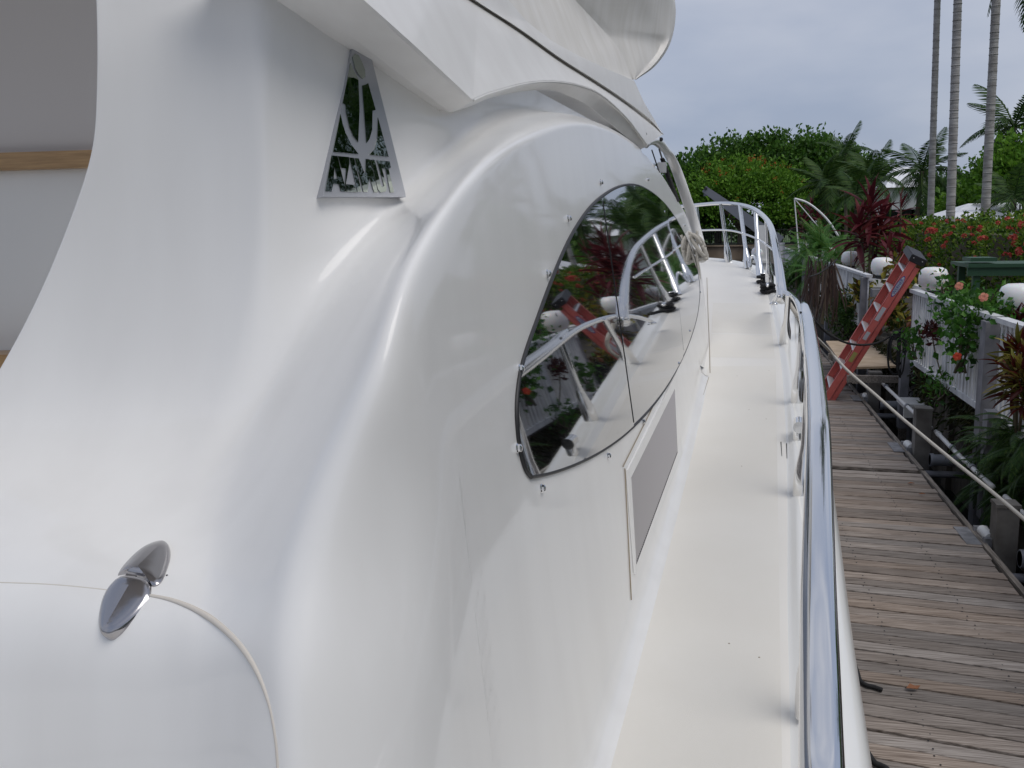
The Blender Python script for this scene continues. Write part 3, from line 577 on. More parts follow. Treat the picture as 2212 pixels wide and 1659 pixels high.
# ---- name plate on the inner side: satin frame with polished fields
n0_ = lambda a: ((1180+a[0]/2.5524)/1.7938, (150+a[1]/2.5524)/1.7938)
pts4 = [drop1(*n0_(a))[0] for a in [(118,1580),(940,1580),(600,500),(420,400)]]
pn = np.cross(pts4[1]-pts4[0], pts4[3]-pts4[0]); pn /= np.linalg.norm(pn); pn = pn if pn@(EYE-pts4[0]) > 0 else -pn
pn = pn+np.array((0,0,.055)); pn /= np.linalg.norm(pn); pc = pts4[0]+pn*0.020
def on_n(a, up=0.0): d = ray(*n0_(a)); return EYE+d*(((pc-EYE)@pn+up)/(d@pn))
outl = [(118,1580),(940,1580),(935,1540),(770,880),(610,250),(575,170),(535,115),(480,90),(425,95),(410,130),(345,520),(260,900),(130,1520)]
plate = MB().prism([on_n(a, -0.020) for a in outl], pn*0.020).build('name_plate', M['satin'], yacht)
fields = [[(470,185),(495,150),(530,165),(565,230),(595,310),(597,380),(572,400),(535,365),(495,290)],
 [(452,240),(485,320),(528,395),(540,700),(527,1025),(480,965),(440,870),(405,720),(400,650),(372,640),(400,500)],
 [(565,465),(600,455),(625,440),(700,705),(668,712),(665,900),(640,990),(608,1035)], [(352,745),(372,840),(400,930),(460,1050),(530,1142),(278,1120)],
 [(722,780),(828,1170),(638,1148),(690,1090),(715,990)]]
LET = [([(262,1155),(320,1160),(410,1515),(358,1512),(338,1440),(280,1436),(264,1512),(203,1510)], [(292,1265),(284,1385),(324,1388)]),
 ([(328,1162),(434,1172),(440,1235),(404,1440),(492,1446),(515,1520),(416,1516),(398,1440),(408,1283),(362,1280)], None),
 ([(441,1176),(484,1180),(560,1512),(522,1516)], None), ([(494,1182),(532,1186),(600,1360),(602,1190),(645,1196),(722,1522),(684,1520),(640,1370),(618,1518),(580,1516)], None),
 ([(652,1198),(690,1200),(752,1450),(768,1468),(784,1455),(712,1203),(740,1205),(808,1462),(800,1512),(748,1522),(722,1490)], None), ([(748,1206),(838,1215),(850,1275),(826,1285),(882,1520),(846,1525),(798,1285),(766,1285)], None)]
for fl in fields: MB().prism([on_n(a, 0.0004) for a in fl], pn*0.0016).build('polished_field', M['mirror'], plate)
for fl, ho in LET: MB().prism([on_n(a, 0.0004) for a in fl], pn*0.0016, [on_n(a, 0.0004) for a in ho] if ho else None).build('letter', M['mirror'], plate)

# ---- side handrail, stanchions, bow rail
tubeR = [(1671,652,7.0),(1676,643,6.85),(1684,635,6.6),(1694,632,6.3),(1704,634,6.0),(1714,642,5.6),(1723,655,5.2),(1731,680,4.75),(1738,720,4.2),(1743,770,3.6)]
capR = [(1736,654,5.05),(1740,672,4.8),(1745,696,4.5),(1753,757,3.7),(1760,816,3.2),(1765,887,2.75),(1768,948,2.45),(1768,1100,2.0),(1768,1276,1.66),(1771,1450,1.44),(1775,1659,1.25),(1781,1850,1.08),(1786,2150,.92)]
cp = np.array([on_Y(*q) for q in capR]); cs = resample(catm(cp, 8), 120); ww = np.interp(np.linspace(0, 1, 120), [0, .03, .12, 1], [.010, .022, .031, .031])
hrail = MB().tube(cs, ww, 32, ell=(1.0, .78), sq=.84).build('handrail', M['chrome'], yacht, True)
MB().tube(catm([on_Y(*q) for q in tubeR], 6), 0.016, 12).build('rail_end', M['chrome'], hrail, True)
ft = on_Y(1671, 652, 7.0); MB().rev(ft-BK*0.02, [(0.03, 0), (0.03, 0.008), (0.016, 0.02)], 14).build('rail_foot', M['chrome'], hrail, True)
def stanchion(base, top, r=0.0175, parent=hrail, bell=0.035, name='stanchion'):
    d = top-base; l = np.linalg.norm(d); d = d/l; b = MB().rev(base, [(bell, 0), (bell, 0.05), (bell*.95, 0.10), (r*1.25, 0.165), (r, 0.20), (r, l)], 16, d)
    return b.build(name, M['chrome'], parent, True, 50)
for bq, (tx, ty, tY) in [((1695,745),(1703,636,5.86)), ((1723,875),(1735,672,4.72)), ((1732,1075),(1752,772,3.55))]:
    stanchion(on_deck(*bq), on_Y(tx, ty, tY), parent=hrail)
stanchion(bt(2.1, .085, deck_z(2.1)+.015), cs[np.argmin(abs(cs@BU-2.1))], parent=hrail); stanchion(bt(1.2, .07, deck_z(1.2)+.015), cs[-15]-BK*.01, parent=hrail)
fb = on_deck(1725, 957)
fair = MB().rev(fb, [(0.024, 0), (0.024, 0.075), (0.021, 0.085), (0, 0.086)], 16).build('mooring_bollard', M['chrome'], yacht, True, 40)
MB().tube([fb+BK*0.075-BU*0.03+BV*.0, fb+BK*0.075+BU*0.09], 0.026, 16).build('crossbar', M['chrome'], fair, True, 40)
tr = [(1480,446,9.55),(1497,444,9.5),(1520,442,9.45),(1545,440,9.4),(1575,440,9.3),(1600,443,9.15),(1622,449,8.9),(1640,459,8.55),(1655,473,8.1),(1665,490,7.7),(1673,520,7.2),(1680,560,6.8),(1685,595,6.55),(1688,625,6.35),(1689,648,6.25)]
tp = catm([on_Y(*q) for q in tr], 5); inb = bt(9.7, -2.15, (tp[0]-EYE)@BK+.02); pre = [inb, bt(9.75, -1.6, (tp[0]-EYE)@BK+.01)]
bow = MB().tube(pre+list(tp), list(np.interp(np.arange(len(tp)+2), [0, 42, len(tp)+1], [.018, .021, .036])), 14).build('bow_rail', M['chrome'], yacht, True)
for bq, tq in [((1515,562),(1504,445,9.5)), ((1574,566),(1557,441,9.35)), ((1616,580),(1598,443,9.15)), ((1642,601),(1632,454,8.75)), ((1663,617),(1656,475,8.05))]:
    stanchion(on_deck(*bq), on_Y(*tq), r=0.019, parent=bow, bell=0.036, name='bow_stanchion')
mr = [(1500,498,9.2),(1568,497,9.0),(1607,505,8.8),(1637,517,8.5),(1660,531,7.95),(1676,548,7.3)]
MB().tube(catm([on_Y(*q) for q in mr], 4), 0.009, 8).build('mid_rail', M['chrome'], bow, True)
MB().tube(catm([on_deck(1620,583)+BK*0.0, on_deck(1620,583)+BK*0.13+BV*.02, on_deck(1634,592)+BK*0.10, on_deck(1640,597)], 5), 0.012, 8).build('fairlead_hoop', M['chrome'], yacht, True)
# bow cleat with horns
cbp = on_deck(1658, 634); cleat = MB().rev(cbp, [(0.03, 0), (0.03, .01), (.016, .03), (.016, .07)], 10).build('deck_cleat', M['chrome'], yacht, True)
MB().tube([cbp+BK*.07-BU*.14, cbp+BK*.075, cbp+BK*.07+BU*.14], [.010, .017, .010], 8).build('cleat_horn', M['chrome'], cleat, True)
mb = MB()
for h, off in ((.018, 0), (.045, .012), (.07, -.01)):
    ring = [cbp+BK*(h+.006*math.sin(t*3))+(BU*.055*math.cos(t)+BV*.05*math.sin(t))+BU*off for t in np.linspace(0, 2*math.pi, 22)]; mb.tube(ring, 0.013, 8)
cb2 = on_deck(1648, 612); ring = None
for h in (.015, .055):
    mb.tube([cb2+BK*h+(BU*.05*math.cos(t)+BV*.045*math.sin(t)) for t in np.linspace(0, 2*math.pi, 22)], 0.013, 8)
mb.tube(catm([cb2+BK*.03, (cb2+cbp)/2+BV*.03+BK*.02, cbp+BK*.03, cbp+BV*.12-BU*.1+BK*.02], 5), .012, 8)
tag(mb.build('mooring_line', M['ropeb'], None, True), 'black mooring line wrapped in rings round the bow cleat', 'rope')
MB().rev(cb2, [(0.022, 0), (0.022, .075), (.03, .08), (.03, .088)], 12).build('bow_bollard', M['chrome'], yacht, True)
# white rope coil hung at the front of the cabin side
cc = on_C(1504, 531, -0.03); mb = MB(); rngc = np.random.default_rng(3)
for k in range(3):
    a = BU*0.10+BV*0.035; dx = rngc.normal(0, .006, 3); ph = rngc.uniform(0, 6.28); R_ = .064+.008*k
    ring = [cc+dx+(RGT*math.cos(t+ph*.3)*R_*(.75+.15*k)+BK*math.sin(t)*R_*1.15)+FWD*(0.012*math.sin(2*t+ph)+.006*(k-2)) for t in np.linspace(0, 2*math.pi, 26)]
    mb.tube(ring, .0135, 8)
mb.tube(catm([cc+BK*.10+FWD*-.02, cc+BK*.03+FWD*-.03, cc-BK*.08-FWD*.03, cc-BK*.2-FWD*.02+RGT*.02, cc-BK*.36+RGT*.035], 5), .010, 7)
tag(mb.build('rope_coil', M['ropew'], None, True), 'white rope coil hanging at the front end of the dark window', 'rope')

# small wear marks on the side deck
for (a, b) in (((1687,955),(1689,985)),((1699,958),(1700,990))):
    MB().tube([on_deck(*a, .002), on_deck(*b, .002)], [.0022, .0012], 5).build('scuff_mark', M['rubber'], deck)
for q in ((1602,1007),(1575,1390),(1640,1420),(1655,905),(1618,885),(1592,812),(1661,800)): p_ = on_deck(*q, .0015); MB().rev(p_, [(.003,0),(.002,.001),(0,.0012)], 6).build('dirt_speck', M['grime'], deck)

# ================================================================== WATER, LAND, SEAWALL
def structure(o): o['kind'] = 'structure'; return o
structure(MB().add([(-400,-300,0),(400,-300,0),(400,600,0),(-400,600,0)], [(0,1,2,3)]).build('water', M['water']))
GZ = 1.12                                                       # garden level
structure(MB().add([(3.0,-60,GZ),(6.8,-60,GZ),(6.8,85.4,GZ),(3.0,85.4,GZ)], [(0,1,2,3)]).build('garden_bed', M['soil']))
gv = [(6.8,-60,GZ),(400,-60,GZ),(400,700,GZ+.6),(-400,700,GZ+.6),(-400,86.4,GZ),(6.8,86.4,GZ),(3.0,86.4,GZ),(3.0,85.4,GZ),(6.8,85.4,GZ)]
structure(MB().add([(6.8,-60,GZ+.01),(400,-60,GZ+.01),(400,86.4,GZ+.01),(6.8,86.4,GZ+.01),(-400,86.4,GZ+.01),(400,700,GZ+.3),(-400,700,GZ+.3)], [(0,1,2,3),(4,2,5,6)]).build('lawn', M['lawn']))
structure(MB().add([(4.6,10.5,GZ+.03),(6.7,10.5,GZ+.03),(6.7,16.5,GZ+.03),(4.6,16.5,GZ+.03)], [(0,1,2,3)]).build('red_path', M['brick']))
sw = thing('seawall', 'dark stained seawall under the white picket fence beside the dock', 'seawall', (2.75, 12, 0))
MB().box((2.80,12.6,.35), .40,146,1.5).build('wall_face', M['seawall'], sw)
MB().box((2.80,12.6,1.13), .46,146,.10).build('wall_cap', M['seawall'], sw)
for y in (3.5, 6.6, 10.9, 15.2, 19.8): MB().box((2.575,y,.3), .07,.22,1.4).build('buttress', M['seawall'], sw)
fw = thing('seawall', 'tan stone seawall across the far end of the canal', 'seawall', (-10, 86, 0))
MB().box((-96,86.2,.5), 206,.5,1.3).build('wall_face', M['farwall'], fw)
MB().box((-96,86.1,1.17), 206,.7,.12).build('wall_cap', M['farwall'], fw)

# ================================================================== DOCK
DZ = .55
dock = thing('wooden_dock', 'long weathered grey plank dock beside the yacht', 'dock', (1.35, 12, DZ))
y = 1.3; k = 0; XL, XR = .70, 1.985
BAYS = [9.42, 14.6, 19.8, 25.0]
while y < 26:
    w = .132 + RNG.normal(0, .004); sk = np.interp(y, [1, 4, 9.5, 14, 26], [-.19, -.185, -.07, -.03, -.02]); sk2 = np.interp(y+w, [1, 4, 9.5, 14, 26], [-.19, -.185, -.07, -.03, -.02])
    g = .012+abs(RNG.normal(0, .003)); dz = RNG.normal(0, .0022); xr = XR+RNG.normal(0, .008)-.012; xl = XL+RNG.normal(0, .01)
    for b in BAYS:
        if y < b < y+w+.04: y = b+.05
    tl = RNG.normal(0, .003); q = []
    for zz in (-.035, 0):
        for (x, yy) in ((xl, y-sk*(XR-xl)), (xr, y-sk*(XR-xr)), (xr, y+w-g-sk2*(XR-xr)), (xl, y+w-g-sk2*(XR-xl))): q.append((x, yy, DZ+zz+dz+(tl if x > 1 else -tl)))
    o = mesh_obj('plank', q, [(3,2,1,0),(4,5,6,7),(0,1,5,4),(1,2,6,5),(2,3,7,6),(3,0,4,7)], M['wood'], dock)
    bm = bmesh.new(); bm.from_mesh(o.data); bmesh.ops.bevel(bm, geom=[e for e in bm.edges], offset=.003, segments=1, affect='EDGES'); bm.to_mesh(o.data); bm.free()
    y += w; k += 1
yb = [1.0]+BAYS+[26.1]
for a, b in zip(yb[:-1], yb[1:]):
    MB().box((2.005,(a+b)/2+.02,DZ-.045), .038,b-a-.06,.115).build('edge_board', M['woodedge'], dock)
    MB().box((.68,(a+b)/2,DZ-.12), .045,b-a-.06,.20).build('edge_board', M['woodedge'], dock)
    for yy in np.arange(a+.8, b-.2, 1.3): MB().box((1.34,yy,DZ-.12), 1.2,.06,.16).build('joist', M['woodedge'], dock)
fl = MB()
for yy in np.arange(2, 26, 2.4): fl.box((1.34,yy,.12), 1.0,1.5,.5)
fl.build('float', M['blackplastic'], dock)
# guide brackets: plate, white roller
for (yp, lab) in ((7.45, 0), (10.42, 0), (13.4, 0)):
    MB().box((1.955,yp,DZ+.006), .15,.42,.008).build('bracket_plate', M['galv'], dock)
    MB().box((2.06,yp+.13,DZ+.01), .10,.05,.07).build('bracket_arm', M['galv'], dock); MB().box((2.06,yp-.15,DZ+.01), .10,.05,.07).build('bracket_arm', M['galv'], dock)
    MB().rev((2.07,yp-.12,DZ+.03), [(.0,0),(.042,.002),(.042,.20),(.0,.202)], 12, (-.05,1,0)).build('roller', M['pvc'], dock, True, 40)
# nail heads in two rows per plank (joined, too small to pick apart)
nl = MB()
for yy in np.arange(3.6, 12, .132):
    for xx in (1.02, 1.55):
        for dx in (-.03, .03): nl.rev((xx+dx*.2+RNG.normal(0,.006), yy-np.interp(yy,[1,4,9.5,14],[-.19,-.185,-.07,-.03])*(XR-xx)+.05+dx, DZ+.001), [(.005,0),(.004,.003)], 5)
nn = nl.build('nail', M['blackplastic'], dock); nn['kind'] = 'stuff'
# litter and the loose black line on the dock
ln = [at_z(*q, -2.385) for q in [(1846,1436),(1852,1452),(1858,1470),(1872,1480),(1888,1484),(1905,1490)]]
tag(MB().tube(catm(ln, 5), [.012]*26, 7).build('rope_end', M['ropeb'], None, True), 'short black rope end lying on the dock next to the hull', 'rope')
l2 = [at_z(*q, -2.38) for q in [(1865,1610),(1878,1632),(1890,1648),(1905,1655),(1916,1662),(1912,1680)]]
tag(MB().tube(catm(l2, 5), .014, 7).build('rope_end', M['ropeb'], None, True), 'black rope loop on the dock at the bottom edge of the photo', 'rope')
lp = at_z(1972, 1487, -2.385)
tag(MB().prism([lp+np.array(p) for p in [(-.035,-.01,.002),(-.01,-.02,.008),(.02,-.012,.004),(.038,.012,.012),(.012,.016,.006),(-.012,.02,.014)]], (0,0,.003)).build('dry_leaf', M['leafd']), 'small curled brown leaf lying on the grey dock planks', 'leaf')
for q, s in (((1968,1045),'dry orange leaf near the dock edge in front of the plank gap'), ((1992,1068),'dry orange leaf on the dock, nearer one by the dark water')):
    lp = at_z(*q, -2.39); tag(MB().prism([lp+np.array(p) for p in [(-.03,0,.002),(0,-.016,.008),(.03,.005,.004),(0,.018,.01)]], (0,0,.003)).build('dry_leaf', M['leafd']), s, 'leaf')
# piles beside the dock, with the grey guide pipes and the white water pipe
for (yp, top, lab) in ((7.28, .86, 'grey concrete pile at the dock edge nearest the camera'), (10.2, 1.02, 'grey concrete pile where the two white pipes meet'), (13.25, .93, 'grey pile under the front of the plywood sheet')):
    t = thing('dock_pile', lab, 'pile', (2.14,yp,0), 'piles beside the dock')
    MB().box((2.14,yp,top/2-.4), .155,.155,top+.8).build('pile_shaft', M['pile'], t)
    MB().box((2.14,yp,top+.012), .17,.17,.025).build('pile_cap', M['pile'], t)
for (yp, lab) in ((7.05, 'grey horizontal pipe from the nearest pile to the seawall'), (10.0, 'grey horizontal pipe from the second pile to the seawall'), (13.05, 'grey horizontal pipe below the plywood sheet')):
    t = thing('guide_pipe', lab, 'pipe', (2.4,yp,.5), 'guide pipes')
    MB().tube([(2.19,yp,.53),(2.62,yp,.53)], .058, 14).build('pipe', M['greypipe'], t, True, 40)
    MB().tube([(2.19,yp,.53),(2.225,yp,.53)], .068, 14).build('pipe_collar', M['greypipe'], t, True, 40)
    MB().tube([(2.12,yp,.38),(2.62,yp,.38)], .035, 10).build('lower_bar', M['postgrey'], t, True)
for (a, b, lab) in (((2.26,10.12,.805),(2.26,8.05,.79),'long white water pipe between the two grey piles'), ((2.27,7.75,.795),(2.30,4.0,.78),'white water pipe running out of the right edge of the photo'), ((2.24,14.3,.80),(2.25,10.3,.805),'white pipe running back under the plywood sheet')):
    t = thing('water_pipe', lab, 'pipe', a, 'white pipes along the seawall')
    a, b = np.array(a), np.array(b); md = (a+b)/2-np.array((0,0,.012))
    MB().tube(catm([a, md, b], 6), .022, 10).build('pipe', M['pvc'], t, True)
    for s in (.05, .33, .68): p = lerp(a, b, s); MB().tube([p, p+(b-a)/np.linalg.norm(b-a)*.05], .028, 10).build('pipe_clip', M['greypipe'] if s > .1 else M['pvc'], t, True, 40)
# ramp of plywood from the dock to the garden, its trestle and a white step
rp = thing('plywood_ramp', 'tan plywood sheet laid as a platform from the dock to the garden', 'platform', (2.1,14,.95))
z = EYE[2]-2.0
q = [at_z(*p, -2.0) for p in [(1784,740),(1965,740),(1956,794),(1834,798),(1815,785)]]
MB().prism(q, (0,0,.03)).build('plywood_sheet', M['ply'], rp)
MB().box((2.2,13.0,z-.06), .9,.09,.09).build('bearer', M['woodedge'], rp); MB().box((2.2,15.2,z-.06), .9,.09,.09).build('bearer', M['woodedge'], rp); MB().box((1.85,14.1,z-.07), .07,2.3,.1).build('bearer', M['woodedge'], rp)
MB().box((1.85,15.1,.68), .08,.08,.35).build('leg', M['woodedge'], rp); MB().box((2.5,13.1,.45), .09,.09,.8).build('leg', M['woodedge'], rp)
ws = thing('step_box', 'low white plastic step under the hanging black rope coil', 'step', (2.42,12.1,.7))
MB().box((2.40,12.1,.74), .26,.5,.05).build('tread', M['pvc'], ws); MB().box((2.40,11.87,.66), .26,.04,.12).build('riser', M['pvc'], ws)
dp = thing('dock_pedestal', 'white dock pedestal with a round lamp beyond the bow rail', 'pedestal', (1.1,25,DZ))
MB().box((1.12,25,1.75), .32,.32,2.4).build('column', M['stucco'], dp); MB().box((.98,25.05,2.02), .62,.5,.07).build('cap', M['stucco'], dp); MB().box((.80,25.1,1.4), .10,.2,1.5).build('post', M['woodedge'], dp)
GP = [(.07,0),(.10,.01),(.155,.05),(.185,.11),(.192,.17),(.185,.235),(.16,.295),(.11,.325),(0,.333)]
MB().rev((1.07,25,2.06), GP, 24).build('globe', M['globe'], dp, True)

# ================================================================== LAMPS ALONG THE FENCE
LY = [2.4, 6.1, 9.85, 13.55, 17.6, 21.7, 25.6, 29.4, 33.2]
LN = ['white globe lamp beside the seawall, off to the right of the photo', 'white globe lamp nearest the camera, behind the red croton', 'white globe lamp cut by the right edge of the photo', 'white globe lamp right of the red ladder behind hibiscus leaves',
      'white globe lamp directly left of the red ladder', 'white globe lamp with a thin bare stem in front of it', 'white globe lamp half hidden in the feathery green shrub', 'white globe lamp at the far left of the feathery shrub', 'small far white globe lamp past the feathery shrub']
pg = MB().rev((0,0,0), GP, 28).v
for yy, lab in zip(LY, LN):
    t = thing('globe_lamp', lab, 'lamp', (2.88,yy,GZ), 'globe lamps along the fence')
    MB().rev((2.88,yy,2.02), GP, 28).build('globe', M['globe'], t, True)
    MB().rev((2.88,yy,1.98), [(.10,0),(.12,.02),(.12,.045),(.08,.05)], 20).build('collar', M['blackplastic'], t, True, 40)
    MB().box((2.88,yy,1.90), .36,.36,.14).build('plinth', M['stucco'], t); MB().box((2.88,yy,1.50), .28,.28,.72).build('pedestal', M['stucco'], t)

# ================================================================== PICKET FENCE SECTIONS
def fence(y0, y1, lab, posts, x=2.5):
    t = thing('picket_fence', lab, 'fence', (x,y0,GZ), 'white picket fence sections'); zt, zb = EYE[2]-.87, EYE[2]-1.78
    MB().box((x,(y0+y1)/2,zt), .10,y1-y0,.045).build('top_rail', M['fencew'], t); MB().box((x+.02,(y0+y1)/2,zt-.05), .04,y1-y0,.055).build('rail', M['fencew'], t)
    MB().box((x+.01,(y0+y1)/2,zb+.02), .07,y1-y0,.06).build('bottom_rail', M['fencew'], t)
    base = None; n = int((y1-y0)/.125)
    for i in range(n):
        yy = y0+.06+i*.125
        if base is None: base = MB().box((0,0,0), .022,.062,zt-zb-.03).build('picket', M['fencew']); o = base
        else: o = base.copy(); COL.objects.link(o)
        o.parent = t; o.location = (0.0+RNG.normal(0,.002), yy-y0, (zt+zb)/2-GZ); o.rotation_euler = (RNG.normal(0,.006), 0, RNG.normal(0,.03))
    for yy, kind in posts:
        if kind == 'w': MB().box((x-.005,yy,(zt+zb)/2), .05,.17,zt-zb-.02).build('board_post', M['fencew'], t)
        elif kind == 'g': MB().box((x-.045,yy,1.05), .12,.17,2.0).build('grey_post', M['postgrey'], t)
        else: MB().box((x-.07,yy,.78), .10,.15,1.0).build('low_post', M['postgrey'], t)
    return t
fence(-3.0, 2.9, 'picket fence section beside the yacht stern, off the right edge', [(-1,'g'),(1.9,'g')])
fence(3.0, 9.0, 'nearest picket fence section, behind the red and yellow croton', [(3.2,'g'),(6.0,'w'),(8.85,'l')])
fence(9.1, 12.85, 'picket fence section with a scarlet hibiscus flower growing through it', [(9.16,'g'),(10.9,'w'),(12.8,'l')])
tag(MB().box((2.66,13.0,1.0), .22,.30,1.9).build('grey_post', M['postgrey']), 'thick grey post holding the hanging black rope coil', 'post')
tag(MB().box((2.62,16.3,1.0), .2,.26,1.75).build('grey_post', M['postgrey']), 'grey post left of the red ladder at the fence gap', 'post')
fence(16.45, 21.4, 'picket fence section just left of the red ladder', [(16.6,'g'),(19,'w')])
fence(21.6, 27.4, 'picket fence section behind the feathery green shrub', [(21.7,'g'),(24.6,'w')])
fence(27.6, 36.8, 'far picket fence section near the end of the dock', [(27.7,'g'),(32,'w')])
tag(MB().box((2.85,14.6,2.04), .14,2.2,.05).box((2.85,14.6,1.98), .08,2.2,.06).build('planter_rail', M['stucco']), 'white ledge between the two lamps right of the ladder', 'ledge')

# ================================================================== RED STEPLADDER
lad = thing('stepladder', 'folded red fibreglass stepladder with grey steps leaning over the dock', 'ladder', (1.6,13.6,DZ))
b0 = np.array(at_y(1778, 862, 13.45)); t0 = np.array(at_y(1974, 547, 13.0)); b0[2] = DZ+.01
ax = (t0-b0); Ln = np.linalg.norm(ax); ax /= Ln; wd = np.array((-.08,.99,0)); wd -= ax*(wd@ax); wd /= np.linalg.norm(wd); dp_ = np.cross(ax, wd)   # dp_: depth, towards the right
if dp_[0] < 0: dp_ = -dp_
def LP(s, w_, d): return b0+ax*s+wd*w_+dp_*d
def channel(w0, w1, d0, d1, s0, s1, name, inward):
    mb = MB(); c = lambda s, w_, d: LP(s, w_, d)
    th = .006
    for (wa, wb, da, db) in ((w0, w0+th*inward, d0, d1), (w0, w0+.028*inward, d0, d0+th), (w0, w0+.028*inward, d1-th, d1)):
        wm, dm = (wa+wb)/2, (da+db)/2; mb.box(lerp(c(s0, wm, dm), c(s1, wm, dm), .5), abs(wb-wa), abs(db-da), s1-s0, wd, dp_, ax)
    return mb.build(name, M['ladder'], lad)
L1 = Ln-.07
for w_, inw in ((-.22, 1), (.26, -1)):
    channel(w_, 0, -.045, .045, .0, L1, 'side_rail', inw)
    channel(w_+.012*inw, 0, .052, .118, .02, L1-.05, 'rear_rail', inw)
for i in range(7):
    s = .22+i*.305; MB().box(LP(s, .02, 0), .44,.085,.028, wd, dp_, ax).build('step', M['alu'], lad)
for i in range(4): s = .4+i*.5; MB().box(LP(s, .02, .085), .42,.02,.03, wd, dp_, ax).build('brace', M['alu'], lad)
cap = MB().box(LP(L1+.045, .02, .035), .50,.21,.085, wd, dp_, ax).box(LP(L1+.005, .02, .03), .505,.19,.03, wd, dp_, ax).build('top_cap', M['blackplastic'], lad)
bm = bmesh.new(); bm.from_mesh(cap.data); bmesh.ops.bevel(bm, geom=list(bm.edges), offset=.008, segments=2, affect='EDGES'); bm.to_mesh(cap.data); bm.free()
for s in (-.06, .06): MB().rev(LP(L1+.05, -.232, .03+s), [(.008,0),(.006,.004)], 8, -wd).build('rivet', M['alu'], cap)
def sticker(s, d, ls, ld, m, name): return MB().box(LP(s, -.2215, d), .003, ld, ls, wd, dp_, ax).build(name, m, lad)
sticker(L1-.78, -.003, .20, .055, M['stickw'], 'label'); sticker(L1-1.12, -.003, .12, .05, M['stickw'], 'label'); sticker(L1-1.46, -.003, .15, .055, M['sticky'], 'label')
def oval(s, d, rl, rd, w_): return [LP(s+rl*math.cos(t), w_, d+rd*math.sin(t)) for t in np.linspace(0, 2*math.pi, 28)[:-1]]
sb = MB().prism(oval(L1-.36, 0, .155, .036, -.2205), -wd*.002).build('logo_badge', M['stickb'], lad)
MB().prism(oval(L1-.36, 0, .142, .030, -.2226), -wd*.001).build('badge_field', M['stickw'], sb)
def text(body, size, origin, xd, yd, m, parent, name, depth=.0008):
    cu = bpy.data.curves.new(name, 'FONT'); cu.body = body; cu.size = size; cu.align_x = 'CENTER'; cu.align_y = 'CENTER'; cu.extrude = depth
    o = bpy.data.objects.new(name, cu); me = bpy.data.meshes.new_from_object(o); bpy.data.objects.remove(o)
    xd, yd = np.array(xd), np.array(yd); zdn = np.cross(xd, yd)
    for v in me.vertices: v.co = Vector(origin+xd*v.co.x+yd*v.co.y+zdn*v.co.z)
    me.materials.append(m); o = bpy.data.objects.new(name, me); COL.objects.link(o); return adopt(o, parent)
text('WERNER', .055, LP(L1-.36, -.2245, 0), ax, -dp_, M['stickb'], sb, 'lettering')
for w_ in (-.2, .24): MB().box(LP(-.01, w_, .0), .05,.11,.05, wd, dp_, ax).build('foot', M['blackplastic'], lad)

# ================================================================== LINES
rw = [on_Y(1700,648,6.1), on_Y(1740,705,6.3), at_x(1790,756,1.05), at_x(1830,800,1.18), at_x(1890,852,1.38), at_x(1950,905,1.55), at_x(2050,988,1.75), at_x(2130,1052,1.9), at_x(2212,1121,2.0), at_x(2330,1225,2.05)]
tag(MB().tube(catm(rw, 6), .0135, 9).build('dock_line', M['ropew'], None, True), 'long white rope running from the yacht down across the dock edge', 'rope')
rb_ = [on_Y(1735,655,6.6), at_y(1762,695,10.2), at_y(1790,722,11.2), at_y(1830,741,12.0), at_y(1870,745,12.5), at_y(1905,737,12.8), at_y(1935,718,12.9), at_y(1950,708,12.85)]
tag(MB().tube(catm(rb_, 6), .014, 8).build('dock_line', M['ropeb'], None, True), 'black line sagging across the red ladder to the grey post', 'rope')
mb = MB(); hp_ = at_y(1942, 716, 12.78)
for kx in range(7):
    x0, x1, lo = RNG.uniform(-.12,.02), RNG.uniform(-.02,.12), RNG.uniform(.42,.62); yy = RNG.normal(0,.02)
    mb.tube(catm([hp_+np.array((x0*.3,yy,.0)), hp_+np.array((x0,yy-.02,-.15)), hp_+np.array((x0*.9,yy-.02,-lo*.8)), hp_+np.array(((x0+x1)/2,yy-.02,-lo)), hp_+np.array((x1*.9,yy-.02,-lo*.8)), hp_+np.array((x1,yy-.02,-.15)), hp_+np.array((x1*.3,yy,0))], 5), .013, 7)
for z_ in (0, -.03, -.06, -.1): mb.tube([hp_+np.array((.07*math.cos(t), .05*math.sin(t), z_)) for t in np.linspace(0, 2*math.pi, 14)], .014, 7)
tag(mb.build('rope_coil', M['ropeb'], None, True), 'black rope coil hanging in loops in front of the plywood sheet', 'rope')
tag(MB().tube(catm([at_y(1748,598,14), at_y(1770,590,14.6), at_y(1795,572,15.2), at_y(1808,560,15.6)], 5), .011, 7).build('dock_line', M['ropeb'], None, True), 'thin black line rising through the brown hanging fronds', 'rope')

# ================================================================== DAVIT, BENT POLES, GREEN FRAME, HOUSES, IRON FENCE
dv_ = thing('davit_beam', 'grey steel davit beam slanting up behind the bow rail', 'davit', at_y(1690,540,30))
a, b = at_y(1521,408,30), at_y(1684,524,30); d = b-a; l = np.linalg.norm(d); d /= l; s = np.cross(d, (0,1,0)); s /= np.linalg.norm(s)
v = []
for p, h in ((a,.10),(b,.21)):
    for i, j in ((-1,-1),(1,-1),(1,1),(-1,1)): v.append(p+np.array((0,1,0))*j*.10+s*i*h)
MB().add(v, [(0,1,2,3),(7,6,5,4),(0,4,5,1),(1,5,6,2),(2,6,7,3),(3,7,4,0)]).build('beam', M['greybeam'], dv_)
MB().tube([b, (b[0]+.05,b[1],.3)], .16, 10).build('mast', M['greybeam'], dv_, True); MB().rev(a+np.array((0.05,-.11,.0)), [(.05,0),(.05,.02)], 10, (0,-1,0)).build('pulley', M['blackplastic'], dv_)
MB().box((a+np.array((.05,0,-.17))), .12,.1,.1).build('hook_block', M['greybeam'], dv_)
